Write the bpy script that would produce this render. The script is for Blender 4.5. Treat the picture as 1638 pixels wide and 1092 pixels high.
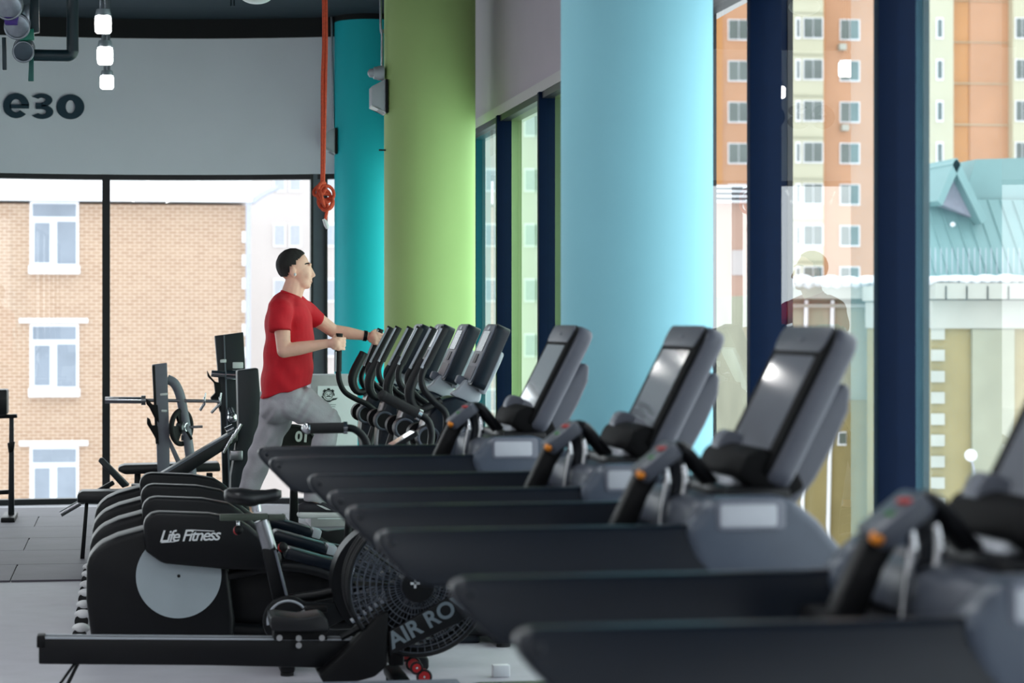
import bpy, bmesh, math, random
from mathutils import Vector, Matrix, Quaternion

random.seed(7)
scene = bpy.context.scene
C = scene.collection
for o in list(bpy.data.objects):
    bpy.data.objects.remove(o, do_unlink=True)

# ------------------------------------------------------------------ camera
CAM_H = 1.6                       # eye height above the gym floor
LENS = 85.0
FPX = LENS / 36.0 * 1638.0        # focal length in pixels of the 1638 px frame
VPX, HZ = 200.0, 517.0            # vanishing point of the machine rows / horizon
YAW = math.atan((819.0 - VPX) / FPX)
cam_d = bpy.data.cameras.new('camera')
cam_d.lens = LENS
cam_d.sensor_width = 36.0
cam_d.shift_y = -(546.0 - HZ) / 1638.0
cam_d.clip_start = 0.1
cam_d.clip_end = 2000.0
cam_d.dof.use_dof = True
cam_d.dof.focus_distance = 15.0
cam_d.dof.aperture_fstop = 3.5
cam = bpy.data.objects.new('camera', cam_d)
C.objects.link(cam)
cam.location = (0, 0, CAM_H)
cam.rotation_euler = (math.radians(90), 0, -YAW)
scene.camera = cam

# ------------------------------------------------------------------ world: even overcast winter sky
world = bpy.data.worlds.new('overcast_sky')
scene.world = world
world.use_nodes = True
bgn = world.node_tree.nodes['Background']
bgn.inputs['Color'].default_value = (0.90, 0.95, 1.0, 1)
bgn.inputs['Strength'].default_value = 1.7

vs = scene.view_settings
vs.view_transform = 'Standard'
vs.look = 'None'
vs.exposure = 0.75
vs.gamma = 1.0
vs.use_curve_mapping = False

# ------------------------------------------------------------------ helpers
FW = Vector((math.sin(YAW), math.cos(YAW), 0))
RT = Vector((math.cos(YAW), -math.sin(YAW), 0))

def P(px, py, Y):
    """point of the vertical plane y = Y seen at a pixel of the 1638x1092 frame"""
    l = (px - 819.0) / FPX
    u = (HZ - py) / FPX
    t = Y / (FW.y + l * RT.y)
    return Vector((t * (FW.x + l * RT.x), Y, CAM_H + t * u))

def XZ(px, py, Y):
    p = P(px, py, Y)
    return (p.x, p.z)

def FLOORPT(px, py):
    d = CAM_H * FPX / (py - HZ)
    return FW * d + RT * ((px - 819.0) / FPX * d)

def lin(c):
    return tuple((v / 12.92 if v <= 0.04045 else ((v + 0.055) / 1.055) ** 2.4) for v in c)

def rgb(r, g, b):
    return lin((r / 255.0, g / 255.0, b / 255.0))

MATS = {}
def mat(name, col, rough=0.5, metal=0.0, var=0.08, scale=12.0, bump=0.0, spec=0.5, emit=0.0, coat=0.0):
    if name in MATS:
        return MATS[name]
    m = bpy.data.materials.new(name)
    m.use_nodes = True
    nt = m.node_tree
    b = nt.nodes['Principled BSDF']
    b.inputs['Roughness'].default_value = rough
    b.inputs['Metallic'].default_value = metal
    b.inputs['Specular IOR Level'].default_value = spec
    if coat:
        b.inputs['Coat Weight'].default_value = coat
    tc = nt.nodes.new('ShaderNodeTexCoord')
    nz = nt.nodes.new('ShaderNodeTexNoise')
    nz.inputs['Scale'].default_value = scale
    nz.inputs['Detail'].default_value = 4.0
    nt.links.new(tc.outputs['Object'], nz.inputs['Vector'])
    rp = nt.nodes.new('ShaderNodeValToRGB')
    rp.color_ramp.elements[0].position = 0.3
    rp.color_ramp.elements[1].position = 0.7
    rp.color_ramp.elements[0].color = tuple(max(0, v * (1 - var)) for v in col) + (1,)
    rp.color_ramp.elements[1].color = tuple(min(1, v * (1 + var)) for v in col) + (1,)
    nt.links.new(nz.outputs['Fac'], rp.inputs['Fac'])
    nt.links.new(rp.outputs['Color'], b.inputs['Base Color'])
    if bump:
        bp = nt.nodes.new('ShaderNodeBump')
        bp.inputs['Strength'].default_value = bump
        bp.inputs['Distance'].default_value = 0.01
        n2 = nt.nodes.new('ShaderNodeTexNoise')
        n2.inputs['Scale'].default_value = scale * 6
        nt.links.new(tc.outputs['Object'], n2.inputs['Vector'])
        nt.links.new(n2.outputs['Fac'], bp.inputs['Height'])
        nt.links.new(bp.outputs['Normal'], b.inputs['Normal'])
    if emit:
        b.inputs['Emission Color'].default_value = tuple(col) + (1,)
        b.inputs['Emission Strength'].default_value = emit
    MATS[name] = m
    return m

def glass_mat(name, tint, base_r=0.07):
    m = bpy.data.materials.new(name)
    m.use_nodes = True
    nt = m.node_tree
    nt.nodes.clear()
    out = nt.nodes.new('ShaderNodeOutputMaterial')
    mix = nt.nodes.new('ShaderNodeMixShader')
    tr = nt.nodes.new('ShaderNodeBsdfTransparent')
    tr.inputs['Color'].default_value = tuple(tint) + (1,)
    gl = nt.nodes.new('ShaderNodeBsdfGlossy')
    gl.inputs['Roughness'].default_value = 0.0
    lw = nt.nodes.new('ShaderNodeLayerWeight')
    lw.inputs['Blend'].default_value = 0.5
    pw = nt.nodes.new('ShaderNodeMath'); pw.operation = 'POWER'; pw.inputs[1].default_value = 5.0
    mu = nt.nodes.new('ShaderNodeMath'); mu.operation = 'MULTIPLY_ADD'
    mu.inputs[1].default_value = 0.85; mu.inputs[2].default_value = base_r
    nt.links.new(lw.outputs['Facing'], pw.inputs[0])
    nt.links.new(pw.outputs[0], mu.inputs[0])
    nt.links.new(mu.outputs[0], mix.inputs['Fac'])
    nt.links.new(tr.outputs[0], mix.inputs[1])
    nt.links.new(gl.outputs[0], mix.inputs[2])
    nt.links.new(mix.outputs[0], out.inputs['Surface'])
    MATS[name] = m
    return m

def brick_mat(name, c1, c2, mortar, bw=0.27, bh=0.085):
    m = bpy.data.materials.new(name)
    m.use_nodes = True
    nt = m.node_tree
    b = nt.nodes['Principled BSDF']
    b.inputs['Roughness'].default_value = 0.9
    tc = nt.nodes.new('ShaderNodeTexCoord')
    sp = nt.nodes.new('ShaderNodeSeparateXYZ')
    cb = nt.nodes.new('ShaderNodeCombineXYZ')
    nt.links.new(tc.outputs['Object'], sp.inputs[0])
    nt.links.new(sp.outputs['X'], cb.inputs['X'])
    nt.links.new(sp.outputs['Z'], cb.inputs['Y'])
    br = nt.nodes.new('ShaderNodeTexBrick')
    br.inputs['Scale'].default_value = 1.0
    br.inputs['Brick Width'].default_value = bw
    br.inputs['Row Height'].default_value = bh
    br.inputs['Mortar Size'].default_value = 0.014
    br.inputs['Color1'].default_value = tuple(c1) + (1,)
    br.inputs['Color2'].default_value = tuple(c2) + (1,)
    br.inputs['Mortar'].default_value = tuple(mortar) + (1,)
    nt.links.new(cb.outputs[0], br.inputs['Vector'])
    nz = nt.nodes.new('ShaderNodeTexNoise')
    nz.inputs['Scale'].default_value = 0.5
    nz.inputs['Detail'].default_value = 5
    nt.links.new(tc.outputs['Object'], nz.inputs['Vector'])
    mx = nt.nodes.new('ShaderNodeMix'); mx.data_type = 'RGBA'; mx.blend_type = 'MULTIPLY'
    mx.inputs[0].default_value = 0.10
    nt.links.new(br.outputs['Color'], mx.inputs[6])
    nt.links.new(nz.outputs['Fac'], mx.inputs[7])
    nt.links.new(mx.outputs[2], b.inputs['Base Color'])
    bp = nt.nodes.new('ShaderNodeBump'); bp.inputs['Strength'].default_value = 0.3
    nt.links.new(br.outputs['Fac'], bp.inputs['Height']); bp.invert = True
    nt.links.new(bp.outputs['Normal'], b.inputs['Normal'])
    MATS[name] = m
    return m

def catmull(pts, n=6):
    pts = [Vector(p) for p in pts]
    if len(pts) < 3:
        return pts
    out = []
    for i in range(len(pts) - 1):
        p0 = pts[max(i - 1, 0)]; p1 = pts[i]; p2 = pts[i + 1]; p3 = pts[min(i + 2, len(pts) - 1)]
        for k in range(n):
            t = k / n
            out.append(0.5 * ((2 * p1) + (p2 - p0) * t + (2 * p0 - 5 * p1 + 4 * p2 - p3) * t * t + (3 * p1 - p0 - 3 * p2 + p3) * t ** 3))
    out.append(pts[-1])
    return out

class MB:
    """collects shapes into ONE mesh"""
    def __init__(self):
        self.bm = bmesh.new()
    def box(self, c, s, rot=None):
        m = Matrix.Translation(Vector(c))
        if rot is not None:
            m = m @ rot.to_4x4()
        m = m @ Matrix.Diagonal((s[0], s[1], s[2], 1))
        bmesh.ops.create_cube(self.bm, size=1.0, matrix=m)
        return self
    def box2(self, a, b):
        a = Vector(a); b = Vector(b)
        return self.box((a + b) / 2, [abs(v) for v in (b - a)])
    def cyl(self, p0, p1, r0, r1=None, seg=16, cap=True):
        p0 = Vector(p0); p1 = Vector(p1)
        r1 = r0 if r1 is None else r1
        d = p1 - p0
        q = Vector((0, 0, 1)).rotation_difference(d.normalized()).to_matrix().to_4x4()
        m = Matrix.Translation((p0 + p1) / 2) @ q
        bmesh.ops.create_cone(self.bm, cap_ends=cap, segments=seg, radius1=r0, radius2=r1, depth=d.length, matrix=m)
        return self
    def ball(self, c, r, rot=None, seg=16, rings=10):
        if not hasattr(r, '__len__'):
            r = (r, r, r)
        m = Matrix.Translation(Vector(c))
        if rot is not None:
            m = m @ rot.to_4x4()
        m = m @ Matrix.Diagonal((r[0], r[1], r[2], 1))
        bmesh.ops.create_uvsphere(self.bm, u_segments=seg, v_segments=rings, radius=1.0, matrix=m)
        return self
    def cap(self, p0, r0, p1, r1, seg=14):
        self.cyl(p0, p1, r0, r1, seg)
        self.ball(p0, r0, seg=seg, rings=8)
        self.ball(p1, r1, seg=seg, rings=8)
        return self
    def tube(self, pts, r, seg=10, smooth=5, closed=False, flat=None):
        rs = r if hasattr(r, '__len__') else None
        if smooth:
            if rs is not None:
                q = catmull([(p[0], p[1], p[2]) for p in pts], smooth)
                rr = []
                for i in range(len(pts) - 1):
                    for k in range(smooth):
                        rr.append(rs[i] + (rs[i + 1] - rs[i]) * k / smooth)
                rr.append(rs[-1])
                pts = q
            else:
                pts = catmull(pts, smooth)
                rr = [r] * len(pts)
        else:
            pts = [Vector(p) for p in pts]
            rr = list(rs) if rs is not None else [r] * len(pts)
        n = len(pts)
        prev = None
        rings = []
        for i, p in enumerate(pts):
            a = pts[(i - 1) % n] if closed else pts[max(i - 1, 0)]
            b = pts[(i + 1) % n] if closed else pts[min(i + 1, n - 1)]
            t = (b - a).normalized()
            if prev is None:
                up = Vector((0, 1, 0)) if abs(t.y) < 0.9 else Vector((1, 0, 0))
                u = t.cross(up).normalized()
            else:
                u = (prev - t * prev.dot(t)).normalized()
            prev = u
            v = t.cross(u)
            ring = []
            for k in range(seg):
                an = 2 * math.pi * k / seg
                f = flat if flat else 1.0
                ring.append(self.bm.verts.new(p + u * math.cos(an) * rr[i] + v * math.sin(an) * rr[i] * f))
            rings.append(ring)
        m = n if closed else n - 1
        for i in range(m):
            A = rings[i]; B = rings[(i + 1) % n]
            for k in range(seg):
                self.bm.faces.new((A[k], A[(k + 1) % seg], B[(k + 1) % seg], B[k]))
        if not closed:
            self.bm.faces.new(list(reversed(rings[0])))
            self.bm.faces.new(rings[-1])
        return self
    def ring(self, c, axis, R, r, seg=40, rs=8):
        c = Vector(c); axis = Vector(axis).normalized()
        up = Vector((0, 0, 1)) if abs(axis.z) < 0.9 else Vector((1, 0, 0))
        u = axis.cross(up).normalized(); v = axis.cross(u)
        return self.tube([c + (u * math.cos(2 * math.pi * k / seg) + v * math.sin(2 * math.pi * k / seg)) * R for k in range(seg)], r, rs, 0, True)
    def frame_prism(self, pts, h0, h1, O, U, V, N):
        """2D outline in frame (U,V) extruded along N from h0 to h1"""
        O = Vector(O); U = Vector(U); V = Vector(V); N = Vector(N)
        a = [self.bm.verts.new(O + U * p[0] + V * p[1] + N * h0) for p in pts]
        b = [self.bm.verts.new(O + U * p[0] + V * p[1] + N * h1) for p in pts]
        n = len(pts)
        self.bm.faces.new(a)
        self.bm.faces.new(list(reversed(b)))
        for i in range(n):
            j = (i + 1) % n
            self.bm.faces.new((a[i], b[i], b[j], a[j]))
        return self
    def prism(self, pts, y0, y1, off=(0, 0, 0)):
        """outline in the xz plane extruded along y"""
        return self.frame_prism(pts, y0, y1, off, (1, 0, 0), (0, 0, 1), (0, 1, 0))
    def loft(self, rings, cap=True):
        vr = [[self.bm.verts.new(Vector(p)) for p in r] for r in rings]
        n = len(vr[0])
        for i in range(len(vr) - 1):
            for k in range(n):
                self.bm.faces.new((vr[i][k], vr[i][(k + 1) % n], vr[i + 1][(k + 1) % n], vr[i + 1][k]))
        if cap:
            self.bm.faces.new(list(reversed(vr[0])))
            self.bm.faces.new(vr[-1])
        return self
    def build(self, name, m, parent=None, bevel=0.0, smooth=40, segs=2):
        bmesh.ops.recalc_face_normals(self.bm, faces=self.bm.faces)
        if bevel:
            es = [e for e in self.bm.edges if len(e.link_faces) == 2 and e.calc_face_angle(0) > math.radians(22)]
            bmesh.ops.bevel(self.bm, geom=es, offset=bevel, segments=segs, affect='EDGES', profile=0.5, clamp_overlap=True)
        me = bpy.data.meshes.new(name)
        self.bm.to_mesh(me)
        self.bm.free()
        if smooth:
            me.shade_smooth()
            me.set_sharp_from_angle(angle=math.radians(smooth))
        return link(name, me, m, parent)

def link(name, me, m, parent=None):
    o = bpy.data.objects.new(name, me)
    if m is not None:
        me.materials.clear()
        me.materials.append(m)
    C.objects.link(o)
    if parent is not None:
        o.parent = parent
    return o

def tag(o, label, cat, group=None):
    o['label'] = label
    o['category'] = cat
    if group:
        o['group'] = group
    return o

def thing(name, label, cat, loc=(0, 0, 0), rz=0.0, group=None):
    o = bpy.data.objects.new(name, None)
    o.empty_display_size = 0.1
    C.objects.link(o)
    o.location = loc
    o.rotation_euler = (0, 0, rz)
    return tag(o, label, cat, group)

def struct(o):
    o['kind'] = 'structure'
    return o

def senv(name):
    o = bpy.data.objects.new(name, None)
    o.empty_display_size = 0.1
    C.objects.link(o)
    return struct(o)

def copy_tree(o, parent=None):
    c = o.copy()
    C.objects.link(c)
    c.parent = parent
    for ch in list(o.children):
        copy_tree(ch, c)
    return c

def inst(name, me, parent, loc, rot=None, scale=None):
    o = bpy.data.objects.new(name, me)
    C.objects.link(o)
    o.parent = parent
    o.location = loc
    if rot is not None:
        o.rotation_euler = rot
    if scale is not None:
        o.scale = scale
    return o

def rrect(w, h, r, n=4):
    """rounded rectangle outline centred on 0,0"""
    pts = []
    for cx, cy, a0 in ((w / 2 - r, h / 2 - r, 0), (-w / 2 + r, h / 2 - r, 90), (-w / 2 + r, -h / 2 + r, 180), (w / 2 - r, -h / 2 + r, 270)):
        for k in range(n + 1):
            a = math.radians(a0 + 90 * k / n)
            pts.append((cx + r * math.cos(a), cy + r * math.sin(a)))
    return pts

def text_obj(name, body, size, m, parent, mtx, extrude=0.001, offset=0.0, shear=0.0, spacing=1.0, align='CENTER'):
    cu = bpy.data.curves.new(name, 'FONT')
    cu.body = body
    cu.size = size
    cu.extrude = extrude
    cu.offset = offset
    cu.shear = shear
    cu.space_character = spacing
    cu.align_x = align
    cu.align_y = 'CENTER'
    to = bpy.data.objects.new(name + '_tmp', cu)
    C.objects.link(to)
    dg = bpy.context.evaluated_depsgraph_get()
    dg.update()
    me = bpy.data.meshes.new_from_object(to.evaluated_get(dg))
    bpy.data.objects.remove(to, do_unlink=True)
    me.transform(mtx)
    return link(name, me, m, parent)

def face_neg_y(p, roll=0.0):
    """text frame standing upright, read by someone looking along +y"""
    return Matrix.Translation(Vector(p)) @ Matrix.Rotation(roll, 4, 'Y') @ Matrix.Rotation(math.radians(90), 4, 'X')

# ------------------------------------------------------------------ materials
M_floor = mat('rubber_floor_light', rgb(176, 174, 182), 0.55, var=0.05, scale=6, bump=0.1)
M_tile = mat('rubber_floor_dark', rgb(92, 87, 97), 0.6, var=0.10, scale=3, bump=0.1)
M_ceil = mat('ceiling_dark', rgb(14, 34, 46), 0.9, var=0.05)
M_black_trim = mat('black_soffit', rgb(10, 12, 16), 0.8, var=0.05)
M_wall = mat('wall_grey_paint', rgb(224, 226, 236), 0.85, var=0.02, scale=2)
M_wall_r = mat('wall_pale_paint', rgb(206, 196, 204), 0.85, var=0.02, scale=2)
M_wall_w = mat('wall_white_paint', rgb(215, 212, 210), 0.85, var=0.02, scale=2)
M_navy = mat('navy_frame', rgb(3, 22, 48), 0.55, var=0.05, spec=0.1)
M_blackframe = mat('black_frame', rgb(18, 20, 26), 0.45, var=0.05)
M_greyframe = mat('grey_mullion', rgb(92, 98, 108), 0.5, var=0.05)
M_blue = mat('blue_paint', rgb(138, 204, 218), 0.65, var=0.015, scale=3)
M_green = mat('green_paint', rgb(178, 208, 132), 0.65, var=0.015, scale=3)
M_teal = mat('teal_paint', rgb(0, 194, 204), 0.65, var=0.015, scale=3)
M_blk = mat('black_plastic', rgb(11, 13, 17), 0.42, var=0.10, scale=20, spec=0.3)
M_deep = mat('deep_black_rubber', rgb(6, 7, 9), 0.7, var=0.1, scale=20, spec=0.15)
M_blk2 = mat('black_satin', rgb(8, 9, 12), 0.5, var=0.10, scale=20, spec=0.25)
M_arm = mat('graphite_plastic', rgb(11, 20, 31), 0.30, var=0.06, scale=15, spec=0.4)
M_lit_shell = mat('blue_grey_lit_shell', rgb(70, 80, 94), 0.36, var=0.05, scale=15)  # lighter than the arm: window light on that end put into the colour
M_cons = mat('console_grey', rgb(76, 80, 91), 0.4, var=0.05, scale=15)
M_gry = mat('grey_plastic', rgb(104, 110, 122), 0.42, var=0.05, scale=15)
M_sil = mat('silver_plastic', rgb(172, 178, 186), 0.35, var=0.04, scale=15)
M_mid = mat('mid_grey_plastic', rgb(72, 78, 90), 0.4, var=0.05, scale=15)
M_disc = mat('grey_disc', rgb(168, 180, 186), 0.5, var=0.03)
M_chrome = mat('chrome', rgb(215, 218, 222), 0.14, 1.0, var=0.03)
M_steel = mat('brushed_steel', rgb(170, 172, 176), 0.32, 1.0, var=0.06, scale=30)
M_screen = mat('screen_reflection_grey', rgb(138, 142, 150), 0.07, var=0.02, spec=0.9, coat=0.6)  # grey base carries the room's reflection; the glass itself is dark
M_led = mat('led_panel', rgb(60, 64, 70), 0.25, var=0.05)
M_orange = mat('orange_mark', rgb(235, 140, 20), 0.45, var=0.03)
M_redbtn = mat('red_plastic', rgb(190, 36, 40), 0.3, var=0.05)
M_grnbtn = mat('green_plastic', rgb(50, 130, 60), 0.4, var=0.05)
M_white = mat('white_plastic', rgb(228, 228, 230), 0.45, var=0.03)
M_print = mat('white_print', rgb(225, 228, 230), 0.6, var=0.02)
M_greyprint = mat('grey_print', rgb(110, 122, 130), 0.6, var=0.02)
M_rubber = mat('black_rubber', rgb(16, 17, 19), 0.75, var=0.10, scale=40, bump=0.15)
M_vinyl = mat('black_vinyl', rgb(17, 19, 23), 0.38, var=0.08, scale=30, bump=0.05)
M_rack = mat('grey_steel_rack', rgb(118, 120, 132), 0.45, var=0.06)
M_rackd = mat('dark_steel_rack', rgb(26, 34, 40), 0.45, var=0.08)
M_olive = mat('olive_grey_metal', rgb(82, 92, 82), 0.5, 0.3, var=0.06)
M_letter = mat('wall_letter_teal', rgb(24, 54, 70), 0.7, var=0.03)
M_rope = mat('orange_rope', rgb(214, 84, 54), 0.8, var=0.15, scale=80, bump=0.3)
M_lamp = mat('lamp_diffuser', (1.0, 0.98, 0.95), 0.5, var=0.01, emit=9.0)
M_lampcap = mat('lamp_cap', rgb(140, 152, 160), 0.5, var=0.05)
M_pipe = mat('dark_pipe', rgb(20, 42, 50), 0.4, var=0.08)
M_galv = mat('galvanised_steel', rgb(150, 158, 166), 0.28, 0.9, var=0.12, scale=25)
M_purple = mat('purple_plastic', rgb(54, 20, 120), 0.4, var=0.05)
M_skin = mat('skin', rgb(246, 190, 168), 0.5, var=0.04, scale=30)
M_lips = mat('lips', rgb(204, 132, 118), 0.5, var=0.04)
M_eye = mat('eye_dark', rgb(40, 32, 30), 0.3, var=0.05)
M_hair = mat('dark_hair', rgb(36, 30, 30), 0.55, var=0.3, scale=120, bump=0.6)
M_red = mat('red_cotton', rgb(206, 18, 38), 0.8, var=0.07, scale=14, bump=0.1)
M_pants = mat('grey_cotton', rgb(184, 180, 188), 0.85, var=0.06, scale=14, bump=0.15)
M_shoe = mat('shoe_dark', rgb(48, 46, 54), 0.7, var=0.1)
M_glass = glass_mat('window_glass', (0.93, 0.97, 0.96), 0.06)
M_glass_g = glass_mat('window_glass_green', (0.74, 0.94, 0.80), 0.06)

# ================================================================== ROOM
Z_HEAD, Z_TOP, Z_CEIL = 2.92, 4.13, 4.30
Z_HR = 3.03        # window head of the far bays
Z_HN = 3.165       # and of the near bays

def arcY(X):
    return 21.75 - (X + 0.2) ** 2 / (2 * 4.9)

# floor ---------------------------------------------------------------
mb = MB(); mb.box2((-6.6, -5, -0.2), (3.0, 22.2, 0.0))
floor = struct(mb.build('floor', M_floor, smooth=0))
mb = MB(); mb.box((0, 0, 0.005), (0.992, 0.992, 0.014))
t0 = mb.build('floor_tile', M_tile, floor, bevel=0.003, smooth=0)
tile_me = t0.data
tiles = []
for j in range(7):
    yy = 15.75 + j
    for i in range(9):
        xx = -6.2 + i + (0.5 if j % 2 else 0.0)
        if xx + 0.5 > 2.3 or yy + 0.5 > min(arcY(xx - 0.5), arcY(xx + 0.5)) - 0.05:
            continue
        tiles.append((xx, yy))
for k, (xx, yy) in enumerate(tiles):
    if k == 0:
        t0.location = (xx, yy, 0.0)
    else:
        inst('floor_tile', tile_me, floor, (xx, yy, 0.0))

# ceiling -------------------------------------------------------------
mb = MB(); mb.box2((-6.9, -5, Z_CEIL), (3.0, 22.2, Z_CEIL + 0.2))
struct(mb.build('ceiling', M_ceil, smooth=0))

# back wall: curved band over a curved glass front --------------------
NX = 40
xs = [-6.5 + (2.62 + 6.5) * i / NX for i in range(NX + 1)]
def curved_band(z0, z1, thick, yo=0.0):
    rings = []
    for x in xs:
        y = arcY(x) + yo
        rings.append([(x, y, z0), (x, y + thick, z0), (x, y + thick, z1), (x, y, z1)])
    return MB().loft(rings)
struct(curved_band(Z_HEAD, Z_TOP, 0.25).build('wall_back', M_wall, smooth=30))
struct(curved_band(Z_TOP, Z_CEIL, 0.30, -0.03).build('trim_1', M_black_trim, smooth=30))
win = senv('window_1')
curved_band(Z_HEAD - 0.045, Z_HEAD, 0.12, 0.0).build('window_header', M_blackframe, win, smooth=30)
curved_band(0.0, 0.05, 0.12, 0.0).build('window_sill', M_blackframe, win, smooth=30)
def back_x(px):
    x = 0.0
    for _ in range(12):
        x = P(px, 600, arcY(x)).x
    return x
def mull(px0, px1, m, depth=0.14, y_off=-0.01, nm='mullion'):
    x0, x1 = back_x(px0), back_x(px1)
    y = arcY((x0 + x1) / 2) + y_off
    mb = MB(); mb.box2((x0, y, 0.0), (x1, y + depth, Z_HEAD))
    return mb.build(nm, m, win, smooth=0)
mull(163.5, 176, M_blackframe)
mull(497, 501, M_blackframe)
mull(501, 520, M_greyframe, 0.10, 0.005)
mull(520, 524, M_blackframe)
mull(-250, -238, M_blackframe)
edges = [-6.4, back_x(-244), back_x(169.5), back_x(499), 2.60]
for i in range(4):
    a, b = edges[i], edges[i + 1]
    rings = []
    for k in range(9):
        x = a + (b - a) * k / 8
        rings.append([(x, arcY(x) + 0.06, 0.03), (x, arcY(x) + 0.06, Z_HEAD - 0.02)])
    mb = MB()
    vr = [[mb.bm.verts.new(p) for p in r] for r in rings]
    for k in range(8):
        mb.bm.faces.new((vr[k][0], vr[k + 1][0], vr[k + 1][1], vr[k][1]))
    mb.build('glass_pane', M_glass, win, smooth=30)

# right facade --------------------------------------------------------
# near line, a slanted bay hidden by the blue column, far line
XA, XB = 2.82, 2.62
YS0, YS1, YEND = 11.45, 12.95, 21.05
wr = senv('wall_right')
tr = senv('trim_2')
def head(y):
    t = min(1.0, max(0.0, (y - YS0) / (YS1 - YS0)))
    return Z_HN + (Z_HR - Z_HN) * t
def wall_strip(p, q, x0, x1, z0, z1, name, m, parent):
    """slab that follows the facade line from p to q; heights are functions of y"""
    mb = MB()
    mb.loft([[(r[0] + x0, r[1], z0(r[1])), (r[0] + x1, r[1], z0(r[1])), (r[0] + x1, r[1], z1(r[1])), (r[0] + x0, r[1], z1(r[1]))] for r in (p, q)])
    return mb.build(name, m, parent, smooth=0)
LINE = [(XA, -5.0), (XA, YS0), (XB, YS1), (XB, YEND + 0.2)]
for p, q in zip(LINE[:-1], LINE[1:]):
    wall_strip(p, q, -0.10, 0.15, head, lambda y: Z_CEIL, 'bulkhead', M_wall_r, wr)
    wall_strip(p, q, -0.135, 0.12, lambda y: head(y) - 0.03, lambda y: head(y) + 0.035, 'bulkhead_edge', M_wall_w, tr)

def mull_y(px, Xi):
    # depth where the inner edge Xi of a mullion is seen at pixel column px
    l = (px - 819.0) / FPX
    return Xi * (FW.y + l * RT.y) / (FW.x + l * RT.x)
XiA, XiB = XA - 0.17, XB - 0.15
y1_, y2_ = mull_y(1405, XiA), mull_y(1200, XiA)
stp = y2_ - y1_
near_m = [y for y in [y1_ - stp * k for k in range(8, 0, -1)] + [y1_, y2_] if y > -4.8]
y1_, y2_ = mull_y(862, XiB), mull_y(795, XiB)
fst = y2_ - y1_
far_m = [y for y in [y1_ + fst * k for k in range(0, 6)] if YS1 + 0.1 < y < 20.6]
stops = [(XA, XiA, y) for y in near_m] + [(XA, XiA, YS0), (XB, XiB, YS1)] + [(XB, XiB, y) for y in far_m] + [(XB, XB, YEND)]
n_win = 2
prev = (XA, -5.0)
for (Xo, Xi, y) in stops:
    w = senv('window_%d' % n_win); n_win += 1
    cur = (Xo, y)
    if Xi < Xo:
        mb = MB(); mb.box2((Xi, y, 0.0), (Xo, y + 0.06, head(y) - 0.03)); mb.build('mullion', M_navy, w, bevel=0.004)
        mb = MB(); mb.box2((Xo - 0.005, y - 0.006, 0.0), (Xo + 0.018, y + 0.066, head(y) - 0.03)); mb.build('outer_cap', M_blackframe, w, smooth=0)
    gm = M_glass if prev[1] < YS0 - 0.1 else M_glass_g
    mb = MB()
    GO = -0.10
    v = [mb.bm.verts.new(p) for p in ((prev[0] + GO, prev[1], 0.05), (Xo + GO, y, 0.05), (Xo + GO, y, head(y) - 0.03), (prev[0] + GO, prev[1], head(prev[1]) - 0.03))]
    mb.bm.faces.new(v)
    mb.build('glass_pane', gm, w, smooth=0)
    wall_strip(prev, cur, -0.13, 0.0, lambda y: 0.0, lambda y: 0.06, 'bottom_rail', M_blackframe, w)
    wall_strip(prev, cur, -0.13, 0.0, lambda y: head(y) - 0.07, lambda y: head(y) - 0.03, 'top_rail', M_blackframe, w)
    prev = cur

# left and rear walls (outside the frame) --------------------------------
mb = MB(); mb.box2((-6.8, -5, 0), (-6.6, 19.2, Z_CEIL)); struct(mb.build('wall_left', M_wall_w, smooth=0))
mb = MB(); mb.box2((-6.8, -5.2, 0), (3.0, -5, Z_CEIL)); struct(mb.build('wall_rear', M_wall_w, smooth=0))

# columns ------------------------------------------------------------
def column(name, label, cx_px, w_px, m, D=0.63, dark_top=False, XYd=None):
    d = D * FPX / w_px
    c = FW * d + RT * ((cx_px - 819.0) / FPX * d)
    root = thing(name, label, 'column', (c.x, c.y, 0))
    top = Z_TOP + 0.12 if dark_top else Z_CEIL
    mb = MB(); mb.cyl((0, 0, 0), (0, 0, top), D / 2, seg=72); mb.build('shaft', m, root)
    if dark_top:
        mb = MB(); mb.cyl((0, 0, top), (0, 0, Z_CEIL), D / 2 - 0.002, seg=72); mb.build('collar', M_black_trim, root)
    return root, c, D / 2
col_blue, cB, rB = column('blue_column', 'thick round light blue column beside the treadmills', 1018.5, 243, M_blue)
col_green, cG, rG = column('green_column', 'thick round lime green column behind the elliptical consoles', 687.5, 146, M_green)
col_teal, cT, rT = column('teal_column', 'round teal column partly behind the lime green column', 592, 114, M_teal, dark_top=True)

# ================================================================== TREADMILLS
def console_frame(tilt):
    a = Vector((-math.sin(tilt), 0, -math.cos(tilt)))     # down the face
    n = Vector((-math.cos(tilt), 0, math.sin(tilt)))      # out of the face, towards the user
    return a, n

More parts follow.
